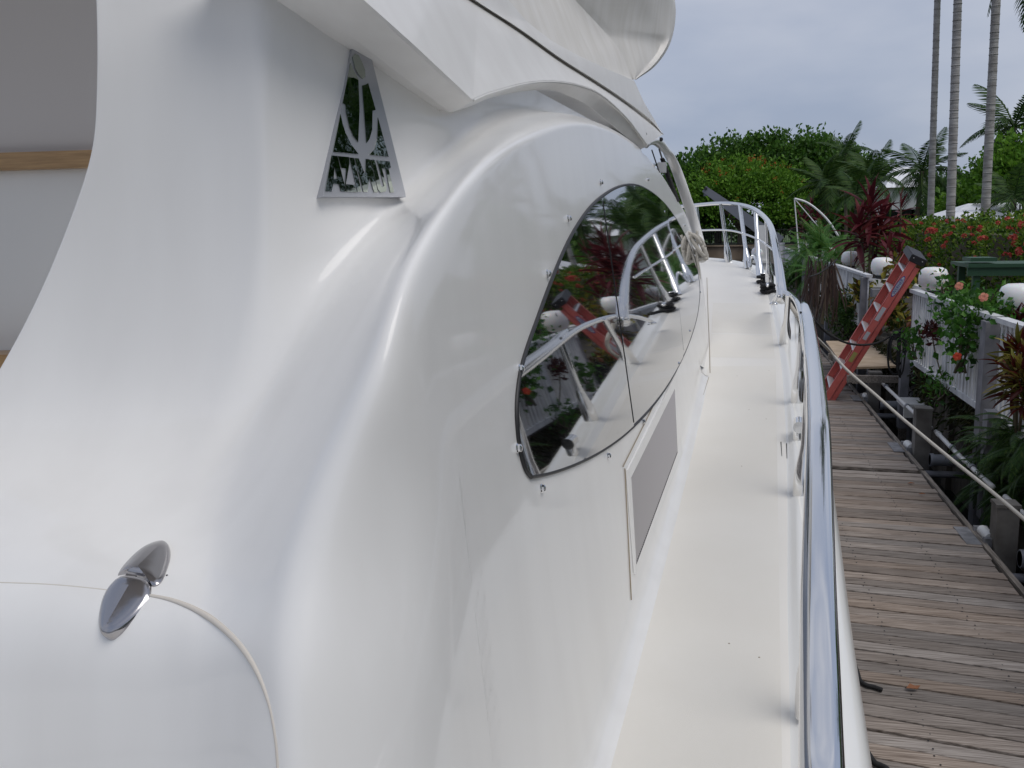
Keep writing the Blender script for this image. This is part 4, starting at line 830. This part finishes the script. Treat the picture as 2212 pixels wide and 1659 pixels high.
bp = thing('bent_pole', 'thin white pole bent in an arc above the feathery shrub', 'pole', at_y(1722,520,25))
MB().tube(catm([at_y(1716,429,25), at_y(1740,436,25), at_y(1764,452,25), at_y(1790,478,25), at_y(1812,512,25)], 5), [.026]*26, 8).build('arc', M['whitep'], bp, True)
MB().tube([at_y(1716,429,25), at_y(1726,545,25)], .016, 6).build('upright', M['whitep'], bp); MB().tube([at_y(1716,429,25), at_y(1768,490,25)], .013, 6).build('stay', M['whitep'], bp)
gf = thing('garden_table', 'green framed table in the garden behind the hibiscus', 'table', (3.9,14,GZ))
p0 = at_y(2092, 576, 14.0)
MB().box(p0+np.array((.9,.3,.02)), 1.9,1.0,.05).build('table_top', M['greenp'], gf); MB().box(p0+np.array((.16,.1,.10)), .34,.45,.05).build('cover', M['greenp'], gf)
for dx, dy in ((.08,-.1),(1.75,-.1),(.08,.7),(1.75,.7)): MB().box(p0+np.array((dx,dy,-.62)), .09,.09,1.2).build('leg', M['greenp'], gf)
MB().box(p0+np.array((.9,-.15,-.06)), 1.9,.05,.12).build('rail', M['greenp'], gf)
def house(lab, name, x0, x1, y, ze, zr, depth, scallop=True, slope_dir=1):
    t = thing('house', lab, 'house', ((x0+x1)/2,y,GZ)); 
    MB().box(((x0+x1)/2,y+depth/2+.3,(ze+GZ)/2), x1-x0-.6,depth-.6,ze-GZ).build('wall', M['stucco'], t)
    xm = (x0+x1)/2; r = MB().add([(x0,y,ze),(x1,y,ze),(x1,y+depth,ze),(x0,y+depth,ze),(lerp(x0,x1,.40),y+depth/2,zr),(lerp(x0,x1,.9),y+depth/2,zr)], [(0,1,5,4),(1,2,5),(2,3,4,5),(3,0,4),(3,2,1,0)]).build('roof', M['roof'], t)
    if scallop:
        mb = MB(); n = int((x1-x0)/.28)
        for i in range(n):
            xx = lerp(x0, x1, (i+.5)/n); mb.rev((xx,y-.02,ze-.10), [(.115,0),(.115,.03)], 8, (0,-1,0))
        ob = mb.build('eave_tile', M['stucco'], r); ob['kind'] = 'stuff'
    for i in range(3): MB().box((lerp(x0,x1,.2+.3*i),y+.29,(ze+GZ)/2), 1.1,.05,1.2).build('window', M['darkglass'], t)
    return t
house('white house with a low tiled roof behind the flowering hedge', 'h', 9.35, 13.6, 42, 2.95+.08, 2.95+.80, 8)
house('white roofed house corner between the second and third tall trunks', 'h', 18.6, 21.9, 88, 2.95+3.0, 2.95+3.7, 8)
house('white house half hidden in the trees behind the red cordyline', 'h', 12.2, 15.4, 75, 2.95+2.6, 2.95+4.3, 8, False)
iron = thing('iron_fence', 'black iron fence along the lawn at the far end of the canal', 'fence', (0,88,GZ)); mb = MB()
for xx in np.arange(-30, 12, .16): mb.box((xx,88,GZ+.75), .028,.028,1.5)
ib = mb.build('bar', M['iron'], iron); ib['kind'] = 'stuff'
for zz in (.2, 1.4): MB().box((-9,88,GZ+zz), 42,.04,.05).build('rail', M['iron'], iron)
for xx in np.arange(-29.9, 12, 2.6): MB().box((xx,88,GZ+.8), .09,.09,1.65).build('post', M['iron'], iron)

# ================================================================== PLANTS
def leaf_quads(C, size, up=.4, out=None, shape='oval', rng=RNG, aspect=.5, fold=.18):
    """one folded leaf per centre: 2 quads (6 verts)"""
    n = len(C); d = rng.normal(0, 1, (n, 3)); d[:, 2] += up
    if out is not None: d += out*1.2
    d /= np.linalg.norm(d, axis=1)[:, None]
    r = rng.normal(0, 1, (n, 3)); w = np.cross(d, r); w /= np.linalg.norm(w, axis=1)[:, None]; nn = np.cross(w, d)
    s = (size*rng.uniform(.65, 1.3, n))[:, None]; a = aspect
    tip = C+d*s*.5-nn*s*.06; bas = C-d*s*.5; mid = C-nn*s*0.0
    l = C+w*s*a*.5+nn*s*fold*.5; r_ = C-w*s*a*.5+nn*s*fold*.5
    V = np.stack([bas, l, tip, mid, r_], 1).reshape(-1, 3)
    F = []
    for i in range(n):
        k = i*5; F += [(k, k+1, k+2, k+3), (k, k+3, k+2, k+4)]
    return V, F
def foliage(name, C, size, m, parent, out=None, up=.4, aspect=.5):
    V, F = leaf_quads(np.asarray(C), size, up, out, aspect=aspect); me = bpy.data.meshes.new(name)
    me.from_pydata(V.tolist(), [], F); me.materials.append(m); me.update(); o = bpy.data.objects.new(name, me); COL.objects.link(o)
    if parent is not None: adopt(o, parent)
    return o
def clump_cloud(c, r, nclump, per, spread, rng=RNG, shell=.72, low=-.35):
    """clumps spread over a lumpy ellipsoid shell; returns points and outward directions"""
    c, r = np.array(c, float), np.array(r, float); u = rng.normal(0, 1, (nclump, 3)); u /= np.linalg.norm(u, axis=1)[:, None]; u[:, 2] = np.where(u[:, 2] < low, -u[:, 2]*.6, u[:, 2])
    rad = rng.uniform(shell, 1.06, nclump)[:, None]; cc = c+u*rad*r
    pts = np.repeat(cc, per, 0)+rng.normal(0, 1, (nclump*per, 3))*spread; out = np.repeat(u, per, 0); return pts, out
def tree(name, lab, base, crown_c, r, nclump, per, leaf, m, trunk_r=.3, group=None, spread=.6, flowers=None, cat='tree', limbs=6, extra=None):
    t = thing(name, lab, cat, base, group); base = np.array(base, float); crown_c = np.array(crown_c, float); r = np.array(r, float)
    tp = crown_c-np.array((0,0,r[2]*.45)); MB().tube(catm([base, lerp(base, tp, .5)+RNG.normal(0,.15,3)*(1,1,0), tp], 4), np.linspace(trunk_r, trunk_r*.6, 9), 9).build('trunk', M['bark'], t, True)
    tr = bpy.context.scene
    for i in range(limbs):
        w = i*6.28/limbs+RNG.uniform(0,.6); e = crown_c+np.array((math.cos(w)*r[0]*.6, math.sin(w)*r[1]*.6, RNG.uniform(-.1,.5)*r[2]))
        MB().tube(catm([tp-np.array((0,0,.3)), lerp(tp, e, .5)+np.array((0,0,.3)), e], 3), np.linspace(trunk_r*.5, trunk_r*.12, 7), 6).build('limb', M['bark'], t, True)
    p, o = clump_cloud(crown_c, r, nclump, per, spread)
    if extra is not None: p = np.concatenate([p, extra]); o = np.concatenate([o, np.tile((0,0,1.), (len(extra),1))])
    f = foliage('crown', p, leaf, m, t, o, .5, .62)
    if flowers:
        n, fm, sz = flowers; u = RNG.normal(0, 1, (n, 3)); u[:, 2] = abs(u[:, 2])*1.2; u /= np.linalg.norm(u, axis=1)[:, None]
        pc = np.repeat(crown_c+u*r*1.03, 14, 0)+RNG.normal(0, sz, (n*14, 3)); foliage('blossom', pc, sz*1.3, fm, t)
    return t
_fr = {}
def frond_mesh(L, droop, kind='coco', m=None):
    key = (round(L,2), round(droop,2), kind)
    if key in _fr: return _fr[key]
    mb = MB(); n = 26 if kind == 'coco' else 40; pts = []; lw, llen, hang = (.016, .30, .5) if kind == 'coco' else ((.006, .17, .35) if kind == 'fine' else ((.008, .20, .9) if kind == 'dry' else (.010, .13, .1)))
    for i in range(n+1):
        s = i/n; pts.append(np.array((s*L*(1-.25*droop*s), 0, L*(.18*s-droop*s*s*.75))))
    mb.tube(pts, np.linspace(.035, .006, n+1)*L/2.5, 4)
    for i in range(3, n+1):
        s = i/n; ll = L*llen*math.sin(math.pi*(.12+.85*s))**.7; t = pts[i]-pts[i-1]; t /= np.linalg.norm(t)
        for sd in (-1, 1):
            d = np.array((0, sd, 0))*.82+t*.55+np.array((0,0,-.28-hang*droop*RNG.uniform(.4,1.2))); d /= np.linalg.norm(d); w = t*L*lw
            b = pts[i]; e = b+d*ll; k = len(mb.v); mid = b+d*ll*.55+np.array((0,0,.04*L*.3)); mb.add([b-w*.6, b+w*.6, mid+w, e, mid-w], [(0,1,2,4),(4,2,3)])
    me = bpy.data.meshes.new('frond'); me.from_pydata(mb.v, [], mb.f); me.materials.append(m or M['lf_palm']); me.update(); _fr[key] = me; return me
def palm(name, lab, base, top, rad, L, nf, group=None, cat='palm', m=None, rings=True, up=1.0):
    t = thing(name, lab, cat, base, group); base, top = np.array(base, float), np.array(top, float)
    k = 24; pts = [lerp(base, top, i/k) for i in range(k+1)]; rr = [rad*(1.12-.22*i/k)*(1+.02*math.sin(i*2.1)) for i in range(k+1)]; rr[0] *= 1.25
    MB().tube(pts, rr, 14).build('trunk', M['palmtrunk'] if rings else M['bark'], t, True)
    if rings:
        mb = MB(); d = (top-base); ln = np.linalg.norm(d); d /= ln
        for i in range(int(ln/.22)): p = base+d*(.1+i*.22+RNG.normal(0,.02)); mb.rev(p, [(rad*1.08*(1.1-.2*i*.22/ln),0),(rad*1.092*(1.1-.2*i*.22/ln),.010),(rad*1.08*(1.1-.2*i*.22/ln),.022)], 14, d)
        ob = mb.build('leaf_scar', M['palmtrunk'], t, True); ob['kind'] = 'stuff'
    for i in range(nf):
        g = i/max(1, nf-1); el = (1.15-1.75*g)*up; dr = .35+.75*g; o = bpy.data.objects.new('frond', frond_mesh(L, round(dr*4)/4, m=m)); COL.objects.link(o); o.parent = t
        o.location = Vector(top-base); o.rotation_euler = (RNG.normal(0,.2), -el, i*2.4+RNG.normal(0,.2)); s = RNG.uniform(.85,1.1); o.scale = (s, s, s)
    return t
_bl = {}
def blade_mesh(key, L, w, droop, m):
    if key in _bl: return _bl[key]
    n = 6; v, f = [], []
    for i in range(n+1):
        s = i/n; wd_ = w*(math.sin(math.pi*min(1, .12+.88*s))**.8 if s < 1 else .02); x = L*s*(1-.15*droop*s); z = L*(.10*s-droop*s*s*.55)
        v += [(x, -wd_/2, z+wd_*.25), (x, 0, z), (x, wd_/2, z+wd_*.25)]
    for i in range(n): k = i*3; f += [(k, k+1, k+4, k+3), (k+1, k+2, k+5, k+4)]
    me = bpy.data.meshes.new('leaf'); me.from_pydata(v, [], f); me.materials.append(m); me.polygons.foreach_set('use_smooth', [True]*len(f)); me.update(); _bl[key] = me; return me
def rosette(t, root, heads, L, w, m, nleaf, key, stem_r=.02, wild=.2):
    root = np.array(root, float)
    for h in heads:
        h = np.array(h, float); MB().tube(catm([np.array((h[0]*.3+root[0]*.7, h[1]*.3+root[1]*.7, root[2])), lerp(root, h, .6)*(1,1,1), h], 4), stem_r, 6).build('stem', M['stemb'], t, True)
        for i in range(nleaf):
            g = i/(nleaf-1); el = 1.35-1.75*g+RNG.normal(0,.12); o = bpy.data.objects.new('leaf', blade_mesh((key, int(g*3)), L*(.75+.25*math.sin(g*3)), w, .25+.6*int(g*3)/3, m)); COL.objects.link(o); o.parent = t
            o.location = Vector(h-np.array(t.location)-np.array((0,0,g*L*.55))); o.rotation_euler = (RNG.normal(0,wild), -el, i*2.4+RNG.normal(0,.3)); s = RNG.uniform(.8,1.15); o.scale = (s, s, s)
def shrub(name, lab, c, r, n, leaf, m, cat='shrub', aspect=.5, group=None, stems=5, low=-.6, per=12, spread=.09, up=.5):
    c, r = np.array(c, float), np.array(r, float); t = thing(name, lab, cat, (c[0], c[1], c[2]-r[2]), group)
    p, o = clump_cloud(c, r, max(3, n//per), per, spread, shell=.25, low=low); foliage('foliage', p, leaf, m, t, o, up, aspect)
    for i in range(stems):
        e = c+RNG.normal(0,.45,3)*r; MB().tube(catm([(c[0]+RNG.normal(0,.05), c[1]+RNG.normal(0,.05), c[2]-r[2]), lerp(np.array((c[0],c[1],c[2]-r[2])), e, .5), e], 3), np.linspace(.014,.005,7), 5).build('stem', M['stemb'], t, True)
    return t
def flower(c, s, m, parent, name='flower', facing=(-.5,-.8,.3)):
    fz = np.array(facing, float); fz /= np.linalg.norm(fz); a = np.cross(fz, (0,0,1)); a /= np.linalg.norm(a); b = np.cross(fz, a); mb = MB(); c = np.array(c, float)
    for i in range(5):
        w = i*2*math.pi/5; d = a*math.cos(w)+b*math.sin(w); e = -a*math.sin(w)+b*math.cos(w)
        mb.add([c, c+d*s*.45+e*s*.45+fz*s*.18, c+d*s*.85+e*s*.42+fz*s*.10, c+d*s*1.0+fz*s*.02, c+d*s*.85-e*s*.40+fz*s*.06, c+d*s*.45-e*s*.42+fz*s*.13], [(0,1,2,3,4,5)])
    return mb.build(name, m, parent)

# ---- three tall royal palm trunks beyond the hedge
for (b, tpx, Yd, rad, lab) in (((2010,470),(2025,0),32,.092,'slender tall grey palm trunk, leftmost of the three'), ((2053,472),(2069,0),27,.105,'thick tall grey palm trunk in the middle of the three'), ((2128,470),(2152,0),30,.115,'tall leaning grey palm trunk, rightmost of the three')):
    a, c = at_y(*b, Yd), at_y(*tpx, Yd); d = (c-a)/(c[2]-a[2]); top = c+d*(2.75 if Yd == 27 else 6.5); base = a+d*(GZ-a[2]); palm('royal_palm', lab, base, top, rad, 3.0, 15, 'tall palms beyond the hedge')
a = at_y(2222, 470, 31); palm('royal_palm', 'tall grey palm trunk just cut by the right edge of the photo', (a[0],31,GZ), (a[0]+.1,31,11), .10, 3.0, 13, 'tall palms beyond the hedge')
# ---- far trees
def T(px, py, Yd): return at_y(px, py, Yd)
k = 0
FIG = [(1470,370,93,4.2,2.2),(1505,335,94,4.0,2.6),(1555,320,95,4.2,3.0),(1610,312,96,4.4,3.2),(1665,308,95,4.2,3.2),(1722,306,96,4.4,3.2),(1778,312,95,4.2,3.0),(1830,330,94,3.8,2.6),(1880,358,95,3.6,2.2),(1930,385,97,3.6,2.0),(1975,400,99,3.4,1.8)]
FL = ['dark ficus tree nearest the windscreen brow at the left of the tree line','dark ficus tree above the left shoulder of the flame tree','dark ficus tree above the flame tree, left part','dark ficus tree above the middle of the flame tree','dark ficus tree above the right part of the flame tree','tallest dark ficus tree at the crest of the tree line','dark ficus tree behind the coconut palm crown','dark ficus tree where the tree line starts to fall','low dark ficus tree above the white house','small dark ficus tree left of the slender palm','low dark tree behind the slender tall trunk']
for (px, py, Yd, rx, rz), lab in zip(FIG, FL):
    c = T(px, py+60, Yd); c[2] -= 1.2; ap = []
    for j in range(9):                                           # upright sprigs that break the skyline
        x = c[0]+RNG.uniform(-rx, rx)*.9; zt = c[2]+(rz+1.3)*math.sqrt(max(.05, 1-((x-c[0])/rx)**2)); h = RNG.uniform(.3, .9)
        for i in range(14): ap.append((x+RNG.normal(0,.14), Yd-1+RNG.normal(0,.5), zt+RNG.uniform(-.2, h)))
    tree('ficus_tree', lab, (c[0],Yd,GZ), c, (rx, 3.2, rz+1.4), 190, 30, .42, M['lf_dark'], .4, 'ficus trees at the canal end', .40, extra=np.array(ap))
c = T(1605, 445, 84); tree('flame_tree', 'broad green flame tree with scattered orange blossoms at the canal end', (c[0],90,GZ), (c[0],91,c[2]+.15), (6.3,3.4,4.35), 520, 36, .30, M['lf_poin'], .35, None, .40, (46, M['fl_orange'], .11), limbs=9)
UND = [(1480,500,97,3.0,3.2),(1770,480,92,3.2,2.6),(1860,480,88,3.2,2.4),(1960,470,82,3.5,2.4),(2100,455,70,3.4,2.1),(1680,500,99,4,2.2),(2020,440,78,3.0,2.4),(2190,450,64,3.2,2.2),(1560,505,104,5,2.2)]
UL = ['shadowed bush below the ficus at the left','dark bush under the coconut palm crowns','dark bush behind the red cordyline','dark bush between the cordyline and the slender trunk','dark green bush between the middle and right trunks','dark bush behind the bent white pole','dark green bush behind the slender trunk','dark green bush above the white house roof','dark bush behind the iron fence']
for (px, py, Yd, rx, rz), lab in zip(UND, UL):
    c = T(px, py, Yd); tree('bushy_tree', lab, (c[0],Yd,GZ), c, (rx,2.2,rz), 70, 24, .5, M['lf_dark'], .2, 'dark bushes along the far garden', .4, limbs=3)
for (px, py, Yd, rx, rz, lab) in ((2100,420,60,1.6,1.2,'olive tree low between the middle and right trunks'), (2165,370,55,1.9,1.5,'olive tree right of the rightmost trunk'), (2215,340,54,2.2,1.9,'taller olive tree at the right edge of the photo'), (2070,440,62,1.3,.9,'small olive tree next to the middle trunk')):
    c = T(px, py+30, Yd); tree('olive_tree', lab, (c[0],Yd,GZ), c, (rx,1.8,rz), 90, 26, .3, M['lf_poin'], .18, 'olive trees at the right', .3, limbs=5)
# ---- coconut palms
for (px, py, pb, Yd, L, nf, lab) in ((1785,400,1792,70,3.4,16,'coconut palm with arching crown right of the flame tree'),(1826,330,1830,80,2.8,13,'coconut palm poking above the tree line'),(1882,385,1880,66,3.0,15,'coconut palm above the red cordyline'),(1992,370,1975,58,2.9,17,'coconut palm crossed by the slender tall trunk'),(2190,275,2185,56,3.6,17,'coconut palm high at the right edge of the photo'),(2190,430,2188,44,2.3,14,'low palm right of the rightmost trunk'),(1850,420,1853,62,2.4,12,'small coconut palm behind the cordyline')):
    c = T(px, py, Yd); b = T(pb, 480, Yd); palm('coconut_palm', lab, (b[0],Yd,GZ), c, .13, L, nf, 'coconut palms in the far gardens', rings=False)
# palms and trees of the garden to starboard, mirrored in the window and the name plate
for (x, yy, h, L, lab) in ((9.5,4.5,6.5,2.6,'coconut palm in the garden abreast of the yacht'),(12,9,7.5,2.8,'coconut palm off the right edge behind the lawn'),(8.8,0.5,5.0,2.4,'short coconut palm abreast of the stern')):
    palm('coconut_palm', lab, (x,yy,GZ), (x+.4,yy+.2,GZ+h), .13, L, 16, 'coconut palms in the far gardens', rings=False)
for (x, yy, h, lab) in ((9,-2.5,5.0,'dark bushy tree in the garden behind the camera'),(10,-6,5.5,'taller dark tree in the garden behind the camera'),(7.5,-9,5,'dark tree far behind the camera'),(15,3,8.5,'dark tree in the garden abreast of the yacht'),(15,10,7.5,'dark tree off the right edge of the photo'),(14,-4,5.5,'dark tree abreast of the stern'),(17,17,5.5,'dark tree beyond the right edge behind the hedge')):
    tree('bushy_tree', lab, (x,yy,GZ), (x,yy,GZ+h*.55), (3.2,3.2,h*.5), 90, 26, .42, M['lf_dark'], .22, 'garden trees to starboard', .4, limbs=4)
# ---- flowering hedge
hd = thing('ixora_hedge', 'long clipped green hedge dotted with red flower clusters', 'hedge', (5.9,22,GZ)); pp, oo = [], []
for i in range(6800):
    yy = RNG.uniform(-5, 36); top = 2.95-.02+.12*math.sin(yy*.9)+.08*math.sin(yy*2.3)-(.25 if yy > 33 else 0)+(.10 if yy < 20 else 0); z_ = RNG.uniform(GZ+.1, top) if RNG.random() < .62 else top-abs(RNG.normal(0,.08)); front = z_ < top-.16
    x = 5.5+.16*math.sin(yy*1.7)+.1*math.sin(yy*4.1+z_*3)+abs(RNG.normal(0,.12)) if front else RNG.uniform(5.45, 6.9)
    for j in range(4): pp.append((x+RNG.normal(0,.06), yy+RNG.normal(0,.07), z_+RNG.normal(0,.06))); oo.append((-.8 if front else 0, -.3, .5))
foliage('foliage', np.array(pp), .105, M['lf_hedge'], hd, np.array(oo), .5, .55)
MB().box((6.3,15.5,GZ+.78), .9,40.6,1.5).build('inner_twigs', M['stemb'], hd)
fm = None
for i in range(150):
    yy = RNG.uniform(10, 35.5) if i > 60 else RNG.uniform(17, 27); zt = 2.95-.02+(.10 if yy < 20 else 0); z_ = zt+.03-abs(RNG.normal(0,.42)); 
    if z_ < GZ+.3: continue
    x = (5.42+.16*math.sin(yy*1.7)+.1*math.sin(yy*4.1+z_*3)) if z_ < zt-.1 else RNG.uniform(5.4, 6.3)
    if fm is None:
        u = RNG.normal(0,1,(42,3)); u /= np.linalg.norm(u,axis=1)[:,None]; u[:,2] = abs(u[:,2]); V, F = leaf_quads(u*.055, .05, .2, u, aspect=.8); fm = bpy.data.meshes.new('flower_cluster'); fm.from_pydata(V.tolist(), [], F); fm.materials.append(M['fl_red']); fm.update()
    o = bpy.data.objects.new('flower_cluster', fm); COL.objects.link(o); o.parent = hd; o.location = (x-5.9, yy-22, z_-GZ); s = RNG.uniform(.6,1.1); o.scale = (s,s,s); o.rotation_euler = (RNG.normal(0,.4), -.5, RNG.uniform(0,6))
# ---- red cordylines
def cord(lab, px, heads, Yd, L, w, n, pb=None):
    b = at_y(px, 560, Yd); t = thing('cordyline', lab, 'plant', (b[0],Yd,GZ), 'red cordylines behind the fence'); rosette(t, (b[0],Yd,GZ), [at_y(hx, hy, Yd+dy) for hx, hy, dy in heads], L, w, M['lf_cord'], n, lab[:9]+str(L), .022)
cord('large burgundy cordyline with broad upright leaves above the lamps', 1882, [(1880,438,0),(1902,478,.3),(1858,486,-.2),(1888,505,.2)], 21, .78, .115, 24)
cord('slim red cordyline to the right of the large burgundy one', 1945, [(1946,445,0)], 24, .6, .075, 12)
cord('small red cordyline behind the bent white pole', 1752, [(1752,448,0),(1732,476,.3),(1768,474,.1)], 30, .62, .085, 13)
cord('low dark red cordyline between the lamps and the hedge', 1915, [(1918,535,0),(1940,545,.3)], 20, .55, .08, 14)
# ---- feathery shrub and brown hanging fronds
ft = thing('feathery_shrub', 'soft feathery green shrub spilling over the fence', 'shrub', (2.9,26,GZ))
for (px, py, Yd, L, n) in ((1772,505,24,1.0,40),(1802,525,22.5,.75,26),(1745,525,27,.95,30),(1768,560,22,.8,26),(1722,555,28,.8,20)):
    c = at_y(px, py, Yd)
    for i in range(n):
        g = i/(n-1); o = bpy.data.objects.new('plume', frond_mesh(L, round((.5+.6*g)*4)/4, 'fine', M['lf_feather'])); COL.objects.link(o); o.parent = ft; o.location = Vector(c-np.array(ft.location)-np.array((0,0,.35))); o.rotation_euler = (RNG.normal(0,.3), -(1.25-1.5*g), i*2.4+RNG.normal(0,.3))
    MB().tube([(c[0],c[1],GZ), c-np.array((0,0,.3))], .04, 6).build('stem', M['stemb'], ft)
hg = thing('hanging_fronds', 'brown dead fronds hanging down over the seawall', 'plant', (2.45,16,GZ)); 
for i in range(64):
    px = RNG.uniform(1742,1806); c = at_y(px, RNG.uniform(552,600), 17+RNG.uniform(-1.5,1.5)); o = bpy.data.objects.new('leaf', blade_mesh(('dry', i % 4), .75+.12*(i % 4), .035, .5, M['lf_dry'])); COL.objects.link(o); o.parent = hg; o.location = Vector(c-np.array(hg.location)); o.rotation_euler = (RNG.normal(0,.5), RNG.uniform(1.15,1.6), RNG.uniform(0,6.3))
MB().tube([at_y(1778,575,17), at_y(1776,700,17)], .03, 6).build('stem', M['stemb'], hg)
# ---- low planting by the fence
def lx(px, py, X): return at_x(px, py, X)
shrub('green_shrub', 'yellow green grassy shrub beside the bow rail', lx(1722,600,2.35), (.45,1.0,.6), 700, .22, M['lf_fern'], aspect=.16, stems=4, up=1.2)
shrub('croton', 'dark red and yellow croton left of the red ladder', lx(1812,610,2.6), (.28,.7,.34), 800, .16, M['lf_croton'], aspect=.36)
shrub('croton', 'yellow croton under the globe lamp left of the ladder', lx(1870,635,2.55), (.20,.4,.17), 150, .16, M['lf_crotony'], aspect=.45)
shrub('croton', 'bronze croton beside the ladder at the fence gap', lx(1925,670,2.75), (.24,.5,.34), 380, .15, M['lf_crotony'], aspect=.42)
shrub('croton', 'yellow leaved croton right of the ladder top', lx(1958,600,2.75), (.22,.4,.26), 240, .15, M['lf_crotony'], aspect=.42)
shrub('green_shrub', 'dark green shrub over the seawall behind the black line', lx(1825,680,2.4), (.32,1.2,.46), 1500, .14, M['lf_fern'], aspect=.2)
shrub('green_shrub', 'low green shrub under the plywood sheet edge left of the ladder', lx(1790,650,2.5), (.3,.9,.35), 500, .16, M['lf_scrub'], aspect=.3)
hb = shrub('hibiscus', 'leafy hibiscus with salmon flowers spilling over the fence', lx(2110,680,2.60), (.22,1.5,.16), 1500, .075, M['lf_hib'], aspect=.62, stems=8)
for q in ((2072,618),(2125,642)): flower(at_x(*q, 2.42), .045, M['fl_pink'], hb)
hb2 = shrub('hibiscus', 'hibiscus branch with one scarlet flower growing through the pickets', lx(2082,735,2.38), (.08,.20,.32), 250, .085, M['lf_hib'], aspect=.62, stems=7)
flower(at_x(2068,770,2.25), .042, M['fl_scar'], hb2)
shrub('hibiscus', 'bright green hibiscus sprig beside the hanging black coil', lx(1975,735,2.40), (.09,.22,.22), 130, .09, M['lf_hib'], aspect=.62, stems=4)
shrub('hibiscus', 'green leaves growing in front of the lamp right of the ladder', lx(2035,622,2.6), (.08,.25,.09), 50, .08, M['lf_hib'], aspect=.62, stems=4)
shrub('trailing_plant', 'pale green trailing plant at the foot of the picket fence', lx(2035,835,2.42), (.10,.45,.15), 190, .085, M['lf_hib'], aspect=.4, stems=7)
rr = thing('red_leaf_branch', 'dark red leafy branch across the white pickets', 'plant', lx(2010,800,2.42))
p, o = clump_cloud(lx(2012,720,2.40), (.06,.22,.16), 14, 6, .05, shell=.2); foliage('foliage', p, .10, M['lf_dkred'], rr, o, .5, .4); MB().tube(catm([lx(2035,815,2.45), lx(2020,760,2.42), lx(2010,700,2.40)], 4), .008, 5).build('stem', M['stemb'], rr)
cr_ = thing('croton', 'large red and yellow croton with narrow curling leaves at the right edge', 'plant', lx(2195,900,2.4))
rosette(cr_, lx(2200,930,2.45), [lx(2182,770,2.36), lx(2200,745,2.40), lx(2222,770,2.42), lx(2188,825,2.34), lx(2212,850,2.36), lx(2192,800,2.30), lx(2215,805,2.34)], .24, .032, M['lf_croton'], 38, 'cro', .010, .5)
cd = thing('croton', 'dark maroon croton in front of the lamp at the right edge', 'plant', lx(2205,760,2.8)); rosette(cd, lx(2212,760,2.85), [lx(2196,690,2.75), lx(2218,680,2.8), lx(2206,700,2.75)], .22, .04, M['lf_dkred'], 20, 'mar', .010, .5)
# shrubs seen only in the window's reflection and to the side
for yy, lab in ((4.2,'red and green croton beside the fence abreast of the stern'),(1.2,'red croton off the right edge of the photo')): shrub('croton', lab, (2.35,yy,1.5), (.2,.5,.4), 260, .15, M['lf_croton'], aspect=.34)
# ferns on the seawall, scrub along its face
fn = thing('fern', 'green ferns hanging from the seawall at the right edge', 'fern', (2.5,7.2,1.0))
for i in range(110):
    c = lx(RNG.uniform(2128,2245), RNG.uniform(915,1075), 2.5); o = bpy.data.objects.new('frond', frond_mesh(.50, round(RNG.uniform(.4,1)*4)/4, 'fern', M['lf_fern'])); COL.objects.link(o); o.parent = fn; o.location = Vector(c-np.array(fn.location)); o.rotation_euler = (RNG.normal(0,.4), RNG.uniform(-.5,.8), RNG.uniform(1.8,4.9)); s = RNG.uniform(.6,1.2); o.scale = (s,s,s)
sp_, so = [], []
for i in range(2400):
    yy = RNG.uniform(4, 20); z_ = GZ-.02-abs(RNG.normal(0,.22)); sp_.append((2.58-abs(RNG.normal(0,.05)), yy, max(.25, z_))); so.append((-1,0,-.6))
sc_ = foliage('seawall_scrub', np.array(sp_), .12, M['lf_scrub'], None, np.array(so), -.4, .3); sc_['kind'] = 'stuff'
gp = RNG.uniform((2.7,2,GZ),(3.4,36,GZ+.25),(3500,3)); gc = foliage('ground_cover', gp, .13, M['lf_scrub'], None, None, 1.0, .35); gc['kind'] = 'stuff'
st = thing('bare_stem', 'thin bare brown stem standing in front of a globe lamp', 'stem', lx(1838,640,2.7)); MB().tube([lx(1838,640,2.7), lx(1838,535,2.7)], .012, 6).build('stalk', M['stemb'], st); MB().tube([lx(1838,585,2.7), lx(1870,565,2.7)], .008, 5).build('twig', M['stemb'], st)
